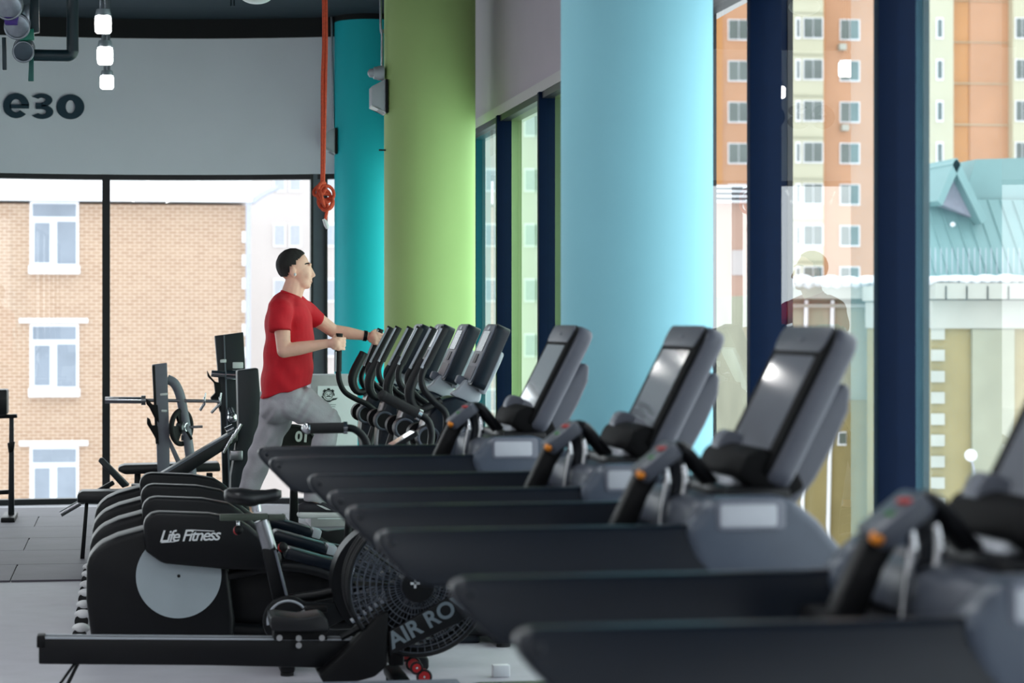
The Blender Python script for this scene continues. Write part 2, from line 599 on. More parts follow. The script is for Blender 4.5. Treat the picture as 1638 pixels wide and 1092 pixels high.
def make_treadmill():
    root = thing('treadmill', 'x', 'treadmill')
    Yv = Vector((0, 1, 0))
    # deck
    deck = MB().prism([(-1.72, 0.05), (-1.72, 0.17), (-1.65, 0.20), (-0.45, 0.20), (-0.45, 0.05)], -0.40, 0.40).build('deck', M_blk, root, bevel=0.02)
    MB().box((-1.08, 0, 0.206), (1.2, 0.54, 0.012)).build('running_belt', M_rubber, deck, smooth=0)
    for s in (-1, 1):
        MB().box((-1.07, s * 0.335, 0.21), (1.22, 0.11, 0.02)).build('side_step', M_gry, deck, bevel=0.006)
    MB().prism([(-0.46, 0.04), (-0.46, 0.17), (-0.40, 0.205), (0.12, 0.205), (0.23, 0.15), (0.24, 0.04)], -0.42, 0.42).build('motor_cover', M_arm, root, bevel=0.03)
    for sx in (-1.6, 0.12):
        for s in (-1, 1):
            MB().cyl((sx, s * 0.33, 0), (sx, s * 0.33, 0.055), 0.03).build('foot', M_rubber, root)
    for s in (-1, 1):
        y0, y1 = s * 0.375 - 0.05, s * 0.375 + 0.05
        arm = [(-1.235, 1.116), (-1.215, 1.128), (-0.56, 1.131), (-0.48, 1.134), (-0.30, 1.134), (-0.26, 0.90), (-0.34, 0.955), (-0.50, 0.985), (-0.9, 1.0),
               (-1.12, 1.003), (-1.16, 1.015), (-1.205, 1.06), (-1.23, 1.09)]
        am = MB().prism(arm, y0, y1)
        for v in am.bm.verts:                      # flanks lean in towards the top
            k_ = min(1.0, max(0.0, (v.co.z - 0.99) / 0.14))
            v.co.y = s * 0.375 + (v.co.y - s * 0.375) * (1.25 - 0.75 * k_)
        ar = am.build('handrail_arm', M_arm, root, bevel=0.018, segs=4)
        hs = [(-0.52, 1.128), (-0.49, 1.150), (-0.465, 1.185), (-0.43, 1.196), (-0.30, 1.198), (-0.26, 1.19),
              (-0.20, 1.14), (-0.14, 1.07), (-0.10, 0.98), (-0.10, 0.91), (-0.26, 0.90), (-0.34, 0.955), (-0.46, 0.98), (-0.50, 1.06)]
        MB().prism(hs, y0 - 0.002, y1 + 0.002).build('head_shell', M_lit_shell, root, bevel=0.026, segs=4)
        MB().prism([(-0.27, 0.93), (-0.10, 0.95), (0.20, 0.24), (0.04, 0.24)], s * 0.375 - 0.035, s * 0.375 + 0.035).build('upright', M_gry, root, bevel=0.015)
        MB().ball((-1.20, s * 0.375 - 0.034, 1.10), 0.008).build('rail_end_button', M_arm, ar)
        rc = MB().frame_prism(rrect(0.165, 0.074, 0.014), -0.004, 0.004, (-0.365, s * 0.427, 1.156), (1, 0, 0), (0, 0, 1), (0, s, 0)).build('recess_frame', M_gry, ar, bevel=0.003)
        MB().frame_prism(rrect(0.135, 0.052, 0.008), 0.002, 0.007, (-0.372, s * 0.427, 1.154), (1, 0, 0), (0, 0, 1), (0, s, 0)).build('recess_panel', M_sil, ar, bevel=0.002)
    MB().prism([(-0.48, 1.09), (-0.47, 1.165), (-0.44, 1.180), (-0.27, 1.18), (-0.20, 1.12), (-0.14, 1.02), (-0.14, 0.98), (-0.3, 1.02)], -0.33, 0.33).build('head_tray', M_mid, root, bevel=0.012)
    MB().box((-0.30, 0.0, 1.19), (0.16, 0.50, 0.03)).build('crossbar', M_blk, root, bevel=0.01)
    # back yoke
    yk = [(-0.085, 1.445), (-0.06, 1.455), (-0.045, 1.44), (-0.05, 1.385), (-0.088, 1.30), (-0.135, 1.217), (-0.185, 1.155), (-0.33, 1.15), (-0.27, 1.22), (-0.15, 1.36)]
    MB().prism(yk, -0.17, 0.17).build('back_yoke', M_cons, root, bevel=0.014, segs=3)
    MB().prism([(-0.375, 1.17), (-0.335, 1.225), (-0.28, 1.225), (-0.26, 1.17)], -0.12, 0.12).build('neck', M_sil, root, bevel=0.012)
    # console
    tilt = math.radians(27)
    a, n = console_frame(tilt)
    top = Vector((-0.098, 0, 1.600))
    L, W, T = 0.43, 0.47, 0.075
    O = top + a * (L / 2)
    con = MB().frame_prism(rrect(W, L, 0.055, 5), -T, -0.012, O, Yv, a, n).build('console', M_cons, root, bevel=0.018, segs=3)
    MB().frame_prism(rrect(W - 0.012, L - 0.012, 0.05, 5), -0.014, 0.0, O, Yv, a, n).build('bezel', M_deep, con, bevel=0.004)
    MB().frame_prism(rrect(W - 0.03, 0.070, 0.03, 4), -0.002, 0.004, top + a * 0.044, Yv, a, n).build('top_cap', M_mid, con, bevel=0.002)
    MB().ball(top + a * 0.046 + n * 0.004, (0.006, 0.03, 0.006)).build('badge', M_gry, con)
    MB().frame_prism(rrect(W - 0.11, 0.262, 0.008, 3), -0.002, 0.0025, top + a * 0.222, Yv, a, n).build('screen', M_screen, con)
    MB().frame_prism(rrect(W - 0.06, 0.05, 0.01, 3), -0.002, 0.003, top + a * 0.385, Yv, a, n).build('button_strip', M_mid, con)
    # lower accessory lip and cup holders
    c0 = top + a * 0.37 + n * 0.045
    MB().frame_prism(rrect(0.07, 0.07, 0.026, 4), -0.04, 0.04, c0 + Vector((0.028, 0.13, 0.0)), a, n, Yv).build('accessory_lip', M_gry, root, bevel=0.014)
    MB().prism([(-0.345, 1.235), (-0.32, 1.285), (-0.275, 1.30), (-0.20, 1.26), (-0.17, 1.20), (-0.215, 1.175), (-0.29, 1.19)], -0.215, 0.215).build('cup_holder', M_deep, root, bevel=0.014)
    # ergonomic control bar on the centre line: pad, black strut, chrome sensor grips
    pt = Vector((-0.500, 0, 1.262))
    pa = Vector((0.78, 0, 0.62)).normalized()
    pn = Vector((-0.62, 0, 0.78)).normalized()
    pad = MB().frame_prism(rrect(0.115, 0.13, 0.018, 4), -0.026, 0.012, pt, pa, Yv, pn).build('control_pad', M_mid, root, bevel=0.008)
    MB().ball(pt - pa * 0.054 + Yv * -0.04 + pn * 0.0, (0.013, 0.024, 0.013)).build('orange_mark', M_orange, pad)
    MB().ball(pt + pa * 0.030 + Yv * -0.02 + pn * 0.012, (0.016, 0.03, 0.006)).build('stop_button', M_redbtn, pad)
    MB().ball(pt - pa * 0.005 + Yv * -0.02 + pn * 0.012, (0.010, 0.02, 0.005)).build('go_button', M_grnbtn, pad)
    MB().prism([(-0.545, 1.225), (-0.46, 1.292), (-0.435, 1.290), (-0.43, 1.265), (-0.475, 1.235), (-0.515, 1.17), (-0.555, 1.07), (-0.62, 1.07)], 0.0, 0.06).build('bar_strut', M_blk2, root, bevel=0.008)
    MB().tube([(-0.455, 0, 1.285), (-0.425, 0, 1.280), (-0.37, 0, 1.215), (-0.325, 0, 1.175), (-0.27, 0, 1.175)], 0.021, 12, 5, flat=2.0).build('bar_link', M_blk, root)
    gx = -0.447
    MB().tube([(gx, 0, 1.275), (gx + 0.006, 0, 1.22), (gx - 0.006, 0, 1.14), (gx - 0.014, 0, 1.05)], 0.028, 12, 5).build('grip_bar', M_arm, root)
    for dx, dy in ((-0.034, -0.03), (0.012, -0.034)):
        MB().tube([(gx + dx, dy, 1.250), (gx + dx + 0.006, dy - 0.004, 1.21), (gx + dx - 0.002, dy - 0.004, 1.16), (gx + dx - 0.014, dy, 1.06)], [0.008, 0.0125, 0.010, 0.007], 10, 5).build('sensor_plate', M_chrome, root)
    MB().box((-0.49, 0, 1.05), (0.18, 0.66, 0.05)).build('front_crossbar', M_blk2, root, bevel=0.015)
    return root

TM = make_treadmill()
tm_spots = [
    (1.735, 8.92, 'first treadmill out from the blue column in the window row'),
    (1.800, 7.20, 'second treadmill out from the blue column, its arms hiding part of the first'),
    (1.800, 5.88, 'third treadmill out from the blue column, tall grey touchscreen console'),
    (1.830, 4.08, 'fourth treadmill out from the blue column, console cut by the picture edge'),
]
for i, (x, y, lab) in enumerate(tm_spots):
    t = TM if i == 0 else copy_tree(TM)
    t.location = (x, y, 0)
    t['label'] = lab
    t['group'] = 'treadmills along the glass front'

# ================================================================== ELLIPTICAL TRAINERS
EX, EY = 1.80, 12.10              # console foot of the nearest one
def EL(px, py, dy):
    """pixel on the nearest elliptical's plane -> its local x, z"""
    x, z = XZ(px, py, EY + dy)
    return (x - EX, z)
def E3(px, py, dy):
    x, z = EL(px, py, dy)
    return Vector((x, dy, z))

def swing_arm(root, grip_pts, s_pts, dy):
    g = [E3(p[0], p[1], dy) for p in grip_pts]
    MB().tube(g, 0.021, 12, 3).build('hand_grip', M_rubber, root)
    st = [p + Vector((-0.018, -0.010 if dy < 0 else -0.012, -0.004)) for p in g]
    MB().tube(st, 0.008, 8, 3).build('grip_strip', M_sil, root)
    pts = [E3(p[0], p[1], dy) for p in s_pts]
    MB().tube(pts, 0.017, 12, 5).build('swing_arm', M_blk, root)

NEAR_GRIP = [(712, 524), (697, 553), (680, 587)]
NEAR_S = [(680, 586), (674, 603), (678, 623), (694, 642), (709, 655), (714, 668), (713, 690)]
def make_elliptical():
    root = thing('elliptical_trainer', 'x', 'elliptical trainer')
    f = -0.28
    shell = [(140, 1018), (138, 960), (138.5, 906), (142, 893), (150, 880), (164, 870), (188, 859), (228, 848), (300, 842), (352, 856), (366, 912), (376, 990), (374, 1018)]
    pts = [EL(p[0], p[1], f) for p in shell]
    pts[0] = (pts[0][0] + 0.02, 0.06); pts[-1] = (pts[-1][0], 0.06)
    MB().prism(pts, -0.28, 0.06).build('drive_housing', M_blk, root, bevel=0.03, segs=3)
    box = [(232, 880), (229, 836), (236, 824), (249, 818), (334, 821), (379, 829), (400, 842), (421, 861), (447, 880), (452, 893), (444, 908), (431, 912), (356, 909), (260, 900)]
    bp = [EL(p[0], p[1], -0.315) for p in box]
    MB().prism(bp, -0.355, -0.19).build('side_cover', M_blk, root, bevel=0.022, segs=3)
    cx, cz = EL(286, 921, -0.30)
    for s, ya, yb in ((-1, -0.275, -0.295), (1, 0.055, 0.075)):
        dk = MB().cyl((cx, ya, cz), (cx, yb, cz), 0.205, seg=56).build('crank_disc', M_disc, root)
        MB().cyl((cx, yb - s * 0.002, cz), (cx, yb + s * 0.005, cz), 0.008).build('axle_cap', M_blk2, dk)
    # pale lettering stands in for the maker's script on the near cover
    tp = E3(303, 857, -0.357)
    text_obj('cover_script', 'Life Fitness', 0.078, M_print, root, face_neg_y((tp.x, -0.3565, tp.z), roll=math.radians(-1)), 0.0008, 0.001, 0.32, 0.86)
    for pl in ([(257, 868.2), (259, 866.6), (280, 865.4), (280, 866.6)], [(305, 846.6), (343, 848.6), (343, 849.8), (305, 848.0)]):
        MB().prism([EL(a_, b_, -0.357) for a_, b_ in pl], -0.3575, -0.3555).build('script_stroke', M_print, root, smooth=0)
    # rear casters
    for s in (-1, 1):
        w = Vector((EL(139, 1018, f)[0] - 0.045, s * 0.22, 0.036))
        cs = MB().ball(w + Vector((0.008, 0, 0.036)), (0.044, 0.026, 0.026)).build('caster_guard', M_white, root)
        MB().cyl(w + Vector((0, -0.018, 0)), w + Vector((0, 0.018, 0)), 0.036, seg=18).build('caster_wheel', M_rubber, cs)
    # base rails
    for s in (-1, 1):
        MB().tube([(EL(360, 1000, f)[0], s * 0.12, 0.10), (-0.9, s * 0.12, 0.07), (0.10, s * 0.12, 0.07)], 0.035, 10, 4).build('base_rail', M_blk, root)
    MB().box((0.05, 0, 0.05), (0.10, 0.62, 0.07)).build('front_stabiliser', M_blk, root, bevel=0.02)
    for s in (-1, 1):
        MB().cyl((0.05, s * 0.27, 0), (0.05, s * 0.27, 0.03), 0.035).build('levelling_foot', M_rubber, root)
    xr = EL(372, 1000, f)[0]
    MB().prism([(xr - 0.05, 0.07), (xr - 0.05, 0.42), (xr + 0.25, 0.40), (-0.55, 0.30), (-0.10, 0.34), (0.0, 0.10), (0.0, 0.07)], -0.08, 0.08).build('spine_housing', M_blk, root, bevel=0.02)
    # pedals on sloping link arms
    for s, a, b in ((-1, (455, 884), (548, 908)), (1, (470, 932), (562, 952))):
        y = s * 0.16
        p0 = E3(a[0], a[1], y); p1 = E3(b[0], b[1], y)
        q0 = Vector((cx + 0.14, s * 0.24 if s < 0 else 0.12, cz + (-0.08 if s > 0 else -0.03)))
        piv = E3(640, 985 if s < 0 else 1000, y); piv.y = s * 0.25
        MB().tube([q0, Vector((p0.x, s * 0.25, p0.z - 0.06)), Vector((p1.x, s * 0.25, p1.z - 0.06)), piv], 0.024, 10, 4).build('link_arm', M_blk, root)
        dr = (p1 - p0).normalized(); up = Vector((-dr.z, 0, dr.x))
        pd = MB().frame_prism([(0, -0.022), (0, 0.022), (0.015, 0.035), ((p1 - p0).length - 0.02, 0.03), ((p1 - p0).length, 0.015), ((p1 - p0).length, -0.022)], -0.09, 0.09, p0, dr, up, (0, 1, 0)).build('foot_pedal', M_arm, root, bevel=0.008)
        MB().frame_prism([(0, -0.02), (0, 0.03), (0.05, 0.03), (0.05, -0.02)], -0.088, 0.088, p1, dr, up, (0, 1, 0)).build('pedal_toe', M_sil, pd, bevel=0.006)
        lower = E3(713, 690, s * 0.28)
        MB().tube([lower, E3(690, 760, s * 0.28), E3(655, 880, s * 0.27), piv], [0.024, 0.026, 0.024, 0.022], 10, 5).build('swing_link', M_blk, root)
    # front mast with rounded shroud
    sh = [(672, 740), (676, 690), (686, 660), (704, 641), (727, 633), (745, 639), (760, 652), (767, 664), (764, 674), (748, 700), (738, 740), (746, 860), (770, 1030), (700, 1030), (690, 860)]
    sp = [EL(p[0], p[1], -0.13) for p in sh]
    MB().prism(sp, -0.13, 0.13).build('mast_shroud', M_arm, root, bevel=0.022, segs=3)
    pv = E3(684, 699, -0.20)
    for s in (-1, 1):
        pc = MB().cyl((pv.x, s * 0.13, pv.z), (pv.x, s * 0.24, pv.z), 0.058, seg=28).build('pivot_cover', M_blk2, root)
        MB().ring((pv.x, s * 0.238, pv.z), (0, 1, 0), 0.050, 0.008, 28, 8).build('pivot_ring', M_mid, pc)
    # pale neck and tray
    nk = [(722, 630), (734, 622), (748, 606), (772, 628), (770, 641), (760, 648), (744, 640), (730, 636)]
    MB().prism([EL(p[0], p[1], -0.07) for p in nk], -0.05, 0.05).build('neck_tray', M_sil, root, bevel=0.012)
    # console with LED panel
    tl = math.radians(24)
    a, n = console_frame(tl)
    top = E3(788, 517.5, 0.0)
    L, W, T = 0.335, 0.36, 0.075
    Yv = Vector((0, 1, 0)); O = top + a * (L / 2)
    con = MB().frame_prism(rrect(W, L, 0.03, 4), -T, 0.0, O, Yv, a, n).build('console', M_arm, root, bevel=0.012)
    MB().frame_prism(rrect(W - 0.02, L - 0.02, 0.03, 4), -0.001, 0.006, O, Yv, a, n).build('console_face', M_gry, con, bevel=0.003)
    MB().frame_prism(rrect(W - 0.16, 0.11, 0.006, 2), 0.005, 0.009, top + a * 0.10, Yv, a, n).build('led_display', M_led, con)
    MB().frame_prism(rrect(0.09, 0.05, 0.006, 2), 0.005, 0.010, top + a * 0.195, Yv, a, n).build('key_block', M_blk, con)
    MB().frame_prism(rrect(W - 0.10, 0.075, 0.006, 2), 0.005, 0.009, top + a * 0.275, Yv, a, n).build('keypad', M_mid, con)
    MB().frame_prism(rrect(0.05, 0.02, 0.006, 2), 0.005, 0.009, top + a * 0.028, Yv, a, n).build('badge', M_sil, con)
    MB().frame_prism([(-0.15, 0.12), (0.15, 0.12), (0.16, 0.18), (0.12, 0.35), (-0.12, 0.35), (-0.16, 0.18)], -T - 0.022, -T + 0.01, top, Yv, a, n).build('back_shell', M_sil, con, bevel=0.014)
    lip = top + a * 0.325 + n * 0.03
    MB().frame_prism(rrect(0.045, 0.04, 0.012, 3), -0.03, 0.03, lip + Vector((0.0, 0.06, 0)), a, n, Yv).build('accessory_lip', M_gry, root, bevel=0.006)
    # fixed handlebar
    for s in (-1, 1):
        h0 = E3(705, 640, s * 0.14); h1 = E3(668, 655, s * 0.17); h2 = E3(655, 625, s * 0.17); h3 = E3(678, 575, s * 0.17)
        MB().tube([h0, h1, h2, h3], [0.018, 0.02, 0.027, 0.024], 10, 5).build('fixed_handle', M_blk, root)
    # swing arms
    swing_arm(root, [(694, 524), (679, 553), (661, 588)], [(661, 587), (652, 601), (654, 617), (668, 635), (682, 646), (690, 660), (692, 690)], 0.28)
    swing_arm(root, NEAR_GRIP, NEAR_S, -0.28)
    return root

EL_Y = [12.10, 13.12, 14.14, 15.18]
EL_LAB = ['elliptical trainer with white script lettering showing on its black side cover',
          'elliptical trainer behind the one whose white script shows',
          'elliptical trainer just in front of the one the man is riding',
          'elliptical trainer the man in the red t-shirt is riding']
E0 = make_elliptical()
E0.location = (EX, EL_Y[0], 0)
E0['label'] = EL_LAB[0]; E0['group'] = 'elliptical trainers in a row'
elps = [E0]
for i in (1, 2, 3):
    e = copy_tree(E0)
    e.location = (EX, EL_Y[i], 0)
    e['label'] = EL_LAB[i]
    elps.append(e)
# the ridden machine: its near swing arm is drawn back, its near pedal is lower
e4 = elps[3]
for ch in list(e4.children):
    base = ch.name.split('.')[0]
    if base in ('hand_grip', 'grip_strip', 'swing_arm'):
        bpy.data.objects.remove(ch, do_unlink=True)
    elif base in ('foot_pedal',) and sum((Vector(c) for c in ch.bound_box), Vector()).y / 8 < 0:
        ch.location.z -= 0.10
def G4(px, py, Y=15.18 - 0.28):
    p = P(px, py, Y)
    return Vector((p.x - EX, p.y - 15.18, p.z))
gp = [G4(543, 533), G4(541.5, 562), G4(541, 594)]
MB().tube(gp, 0.021, 12, 3).build('hand_grip', M_rubber, e4)
MB().tube([p + Vector((-0.018, -0.01, 0)) for p in gp[1:]], 0.008, 8, 3).build('grip_strip', M_sil, e4)
MB().tube([G4(541, 593), G4(543, 610), G4(551, 626), G4(567, 637), G4(590, 648), G4(602, 662), G4(608, 690)], 0.017, 12, 5).build('swing_arm', M_blk, e4)

FG = lambda px, py: G4(px, py, 15.18 + 0.28)
fp4 = [FG(609, 526), FG(598, 554), FG(586, 584)]
MB().tube(fp4, 0.021, 12, 3).build('hand_grip', M_rubber, e4)
MB().tube([p + Vector((-0.018, -0.012, -0.004)) for p in fp4], 0.008, 8, 3).build('grip_strip', M_sil, e4)
MB().tube([FG(586, 583), FG(578, 600), FG(580, 614), FG(592, 628), FG(606, 640), FG(613, 660), FG(615, 690)], 0.017, 12, 5).build('swing_arm', M_blk, e4)

# ================================================================== MAN
MY = 15.18
def W3(px, py, dy=0.0):
    return P(px, py, MY + dy)
man = thing('person', 'man in red t-shirt and grey trousers striding on an elliptical trainer', 'person', (P(455, 640, MY).x, MY, 0))
man_o = Vector(man.location)
def remesh_build(mb, name, m, parent, voxel, smooth_it, origin):
    bmesh.ops.recalc_face_normals(mb.bm, faces=mb.bm.faces)
    me = bpy.data.meshes.new(name)
    mb.bm.to_mesh(me); mb.bm.free()
    o = bpy.data.objects.new(name + '_tmp', me)
    C.objects.link(o)
    md = o.modifiers.new('r', 'REMESH'); md.mode = 'VOXEL'; md.voxel_size = voxel
    sm = o.modifiers.new('s', 'SMOOTH'); sm.iterations = smooth_it; sm.factor = 0.5
    dg = bpy.context.evaluated_depsgraph_get(); dg.update()
    me2 = bpy.data.meshes.new_from_object(o.evaluated_get(dg))
    bpy.data.objects.remove(o, do_unlink=True)
    me2.transform(Matrix.Translation(-origin))
    me2.shade_smooth()
    me2.name = name
    return link(name, me2, m, parent)

bd = MB()
# head
bd.ball(W3(469.5, 425), (0.098, 0.076, 0.098), seg=28, rings=18)
bd.ball(W3(481, 437), (0.068, 0.064, 0.090), seg=24, rings=16)
bd.ball(W3(484, 452), (0.050, 0.050, 0.042), seg=20, rings=12)
bd.ball(W3(491, 457), (0.024, 0.026, 0.020))
bd.ball(W3(495, 423), (0.014, 0.050, 0.012))
bd.cap(W3(495.5, 429), 0.014, W3(501.5, 440), 0.0135)
bd.ball(W3(495, 446), (0.017, 0.027, 0.014))
bd.ball(W3(499.5, 441.5), (0.013, 0.019, 0.010))
bd.ball(W3(496, 449), (0.014, 0.024, 0.008))
bd.ball(W3(495.5, 452.5), (0.013, 0.022, 0.007))
for s in (-1, 1):
    bd.ball(W3(489, 440, s * 0.035), (0.030, 0.026, 0.030))
    e = W3(468.5, 435.5, s * 0.085)
    bd.ball(e, (0.021, 0.015, 0.036), Matrix.Rotation(-0.2, 3, 'Y'))
# neck and torso
bd.cap(W3(463, 478), 0.066, W3(470, 452), 0.056)
bd.cap(W3(473, 470), 0.045, W3(478, 458), 0.040)
bd.cap(W3(462, 505), 0.12, W3(460, 590), 0.12)
bd.cap(W3(462, 490, -0.12), 0.06, W3(462, 490, 0.12), 0.06)
bd.cap(W3(460, 600), 0.12, W3(457, 632), 0.125)
# legs inside the trousers
bd.cap(W3(462, 640, -0.10), 0.085, W3(527, 675, -0.10), 0.058)
bd.cap(W3(527, 675, -0.10), 0.055, W3(502, 795, -0.11), 0.040)
bd.cap(W3(450, 640, 0.10), 0.085, W3(428, 710, 0.11), 0.060)
bd.cap(W3(428, 710, 0.11), 0.055, W3(392, 815, 0.12), 0.040)
bd.cap(W3(501, 797, -0.11), 0.036, W3(526, 822, -0.11), 0.016)
bd.cap(W3(392, 815, 0.12), 0.036, W3(414, 841, 0.12), 0.016)
# near arm
S1 = W3(449, 493, -0.215); E1 = W3(454, 561, -0.27); K1 = W3(524, 549, -0.295)
bd.cap(S1, 0.058, E1, 0.043)
bd.cap(E1, 0.044, E1 + (K1 - E1) * 0.35, 0.043)
bd.cap(E1 + (K1 - E1) * 0.35, 0.043, K1, 0.028)
# far arm
S2 = W3(484, 494, 0.215); E2 = W3(533, 529, 0.27); K2 = W3(591, 538, 0.275)
bd.cap(S2, 0.056, E2, 0.043)
bd.cap(E2, 0.043, E2 + (K2 - E2) * 0.4, 0.041)
bd.cap(E2 + (K2 - E2) * 0.4, 0.041, K2, 0.027)
def fist(mb, wrist, c, ax, near):
    """hand closed round a bar through c with axis ax; near = side the back of the hand faces"""
    ax = ax.normalized()
    fwd = (c - wrist); fwd = (fwd - ax * fwd.dot(ax)).normalized()
    sd = fwd.cross(ax).normalized()
    if sd.y > 0:
        sd = -sd
    if near < 0:
        pass
    R = 0.034
    pal = c - fwd * 0.012 + sd * 0.032
    mb.cap(wrist, 0.027, pal - fwd * 0.02, 0.030)
    for k, ln in enumerate((0.0, 1.0, 0.9, 0.6)):
        h = ax * (0.033 - 0.022 * k)
        r = (0.0105, 0.011, 0.0105, 0.009)[k]
        seq = [pal + h - fwd * 0.02]
        for an in (95, 50, 5, -50, -105 - 20 * ln):
            t = math.radians(an)
            seq.append(c + h + sd * math.sin(t) * R + fwd * math.cos(t) * R)
        for p, q in zip(seq[:-1], seq[1:]):
            mb.cap(p, r, q, r * 0.97, 10)
    # palm block
    mb.cap(pal + ax * 0.026, 0.017, pal - ax * 0.030, 0.016)
    mb.cap(pal - fwd * 0.03 + ax * 0.02, 0.018, pal - fwd * 0.03 - ax * 0.022, 0.018)
    # thumb leaves the side of the palm and closes over the fingers
    b0 = pal - fwd * 0.035 + ax * 0.022
    b1 = c - fwd * 0.026 + ax * 0.046 - sd * 0.004
    b2 = c + fwd * 0.006 + ax * 0.050 - sd * 0.030
    b3 = c + fwd * 0.030 + ax * 0.044 - sd * 0.026
    mb.cap(b0, 0.015, b1, 0.013, 10); mb.cap(b1, 0.013, b2, 0.011, 10); mb.cap(b2, 0.011, b3, 0.009, 10)
def glob4(v):
    return Vector((v.x + EX, v.y + 15.18, v.z))
ga, gb = glob4(gp[0]), glob4(gp[2])
fist(bd, K1, ga + (gb - ga) * 0.27, ga - gb, -1)
# far hand on the far grip
fa, fb = glob4(fp4[0]), glob4(fp4[2])
fist(bd, K2, fa + (fb - fa) * 0.27, fa - fb, 1)
body = remesh_build(bd, 'body', M_skin, man, 0.0052, 5, man_o)

# hair: cap that ends at hairline, over the ears and at the nape
hb = MB(); hc = W3(468.6, 423.6); hb.ball(hc, (0.107, 0.083, 0.105), seg=48, rings=32)
def pxof(v):
    dv = v - Vector((0, 0, CAM_H)); d = dv.dot(FW)
    return 819 + FPX * dv.dot(RT) / d, HZ - FPX * dv.z / d
kill = []
for v in hb.bm.verts:
    lx = (v.co.x - hc.x) / 0.107; lz = (v.co.z - hc.z) / 0.105
    low = -0.10 + 0.0 * lx
    if lx > 0.22:
        low = 0.22 + (lx - 0.22) * 0.95
    elif lx > 0.08:
        low = -0.10
    elif lx > -0.10:
        low = 0.0
    elif lx < -0.30:
        low = -0.72
    else:
        low = -0.10 - (-0.10 - lx) * 3.1
    if lz < low:
        kill.append(v)
bmesh.ops.delete(hb.bm, geom=kill, context='VERTS')
for v in hb.bm.verts:
    n = math.sin(v.co.x * 180) * math.sin(v.co.y * 150) * 0.002
    v.co += (v.co - hc).normalized() * n
ho = [v for v in hb.bm.verts]
r = bmesh.ops.solidify(hb.bm, geom=list(hb.bm.faces), thickness=0.012)
for v in hb.bm.verts:
    v.co -= man_o
hb.build('hair', M_hair, man, smooth=60)
for s in (-1, 1):
    MB().ball(W3(491.5, 428.5, s * 0.030) - man_o, (0.010, 0.013, 0.006)).build('eye', M_eye, man)
    MB().tube([W3(487, 422.5, s * 0.052) - man_o, W3(493, 421, s * 0.040) - man_o, W3(497.5, 423, s * 0.02) - man_o], 0.004, 6, 3).build('eyebrow', M_hair, man)
MB().ball(W3(496.8, 450.7) - man_o, (0.012, 0.021, 0.005)).build('lips', M_lips, man)
MB().ball(W3(472, 439, -0.098) - man_o, (0.008, 0.006, 0.010)).build('earphone', M_white, man)

# t-shirt
tb = MB()
def ering(pxa, pxb, pya, pyb, ry, n=28, sq=2.3):
    a = W3(pxa, pya); b = W3(pxb, pyb)
    c = (a + b) / 2; u = (b - a) / 2
    out = []
    for k in range(n):
        t = 2 * math.pi * k / n
        ct, st = math.cos(t), math.sin(t)
        f = lambda v: math.copysign(abs(v) ** (2 / sq), v)
        out.append(c + u * f(ct) + Vector((0, ry * f(st), 0)))
    return out
tb.loft([ering(449, 481, 465, 477, 0.078), ering(441, 488, 473, 484, 0.150), ering(430, 494, 486, 492, 0.205), ering(425, 498, 505, 507, 0.218),
         ering(423, 501, 530, 528, 0.205), ering(423, 502, 560, 556, 0.195), ering(420, 501, 590, 580, 0.190), ering(416, 499, 618, 600, 0.195), ering(415, 498, 638, 613, 0.200)])
tb.cap(W3(455, 488, -0.10), 0.080, W3(448, 497, -0.215), 0.080)
tb.cyl(W3(448, 494, -0.22), W3(449, 530, -0.255), 0.077, 0.072, 20)
tb.cap(W3(472, 488, 0.10), 0.075, W3(485, 496, 0.215), 0.07)
tb.cyl(W3(484, 494, 0.215), W3(510, 514, 0.25), 0.070, 0.066, 20)
shirt = remesh_build(tb, 't_shirt', M_red, man, 0.0075, 5, man_o)
for v, nrm in zip(shirt.data.vertices, [q.normal.copy() for q in shirt.data.vertices]):
    c = v.co
    wv = math.sin(c.z * 38 + c.x * 16 + math.sin(c.x * 23) * 1.5) * 0.0042 + math.sin(c.z * 21 - c.x * 31 + c.y * 12) * 0.0035
    v.co += nrm * wv
mbk = MB(); mbk.tube([Vector(p) - man_o for p in ering(450.5, 479.5, 465.5, 476.5, 0.074)], 0.007, 8, 0, True)
mbk.build('collar', M_red, man)

# trousers
pb = MB()
pb.ball(W3(456, 632), (0.155, 0.185, 0.125), seg=28, rings=18)
pb.ball(W3(443, 650), (0.115, 0.175, 0.115), seg=24, rings=16)
pb.cap(W3(466, 642, -0.095), 0.115, W3(526, 675, -0.10), 0.078)
pb.cap(W3(490, 640, -0.095), 0.082, W3(526, 672, -0.10), 0.076)
pb.cap(W3(526, 675, -0.10), 0.078, W3(508, 750, -0.105), 0.068)
pb.cyl(W3(509, 745, -0.105), W3(499, 803, -0.11), 0.068, 0.062, 20)
pb.cap(W3(447, 650, 0.09), 0.115, W3(436, 685, 0.10), 0.096)
pb.cap(W3(436, 685, 0.10), 0.096, W3(416, 731, 0.11), 0.080)
pb.cyl(W3(416, 731, 0.11), W3(390, 806, 0.12), 0.078, 0.060, 20)
pants = remesh_build(pb, 'trousers', M_pants, man, 0.0075, 6, man_o)
for v, nrm in zip(pants.data.vertices, [q.normal.copy() for q in pants.data.vertices]):
    c = v.co
    wv = math.sin(c.z * 55 - c.x * 40 + math.sin(c.x * 30) * 2) * 0.0038 + math.sin(c.z * 26 + c.x * 33) * 0.003
    v.co += nrm * wv
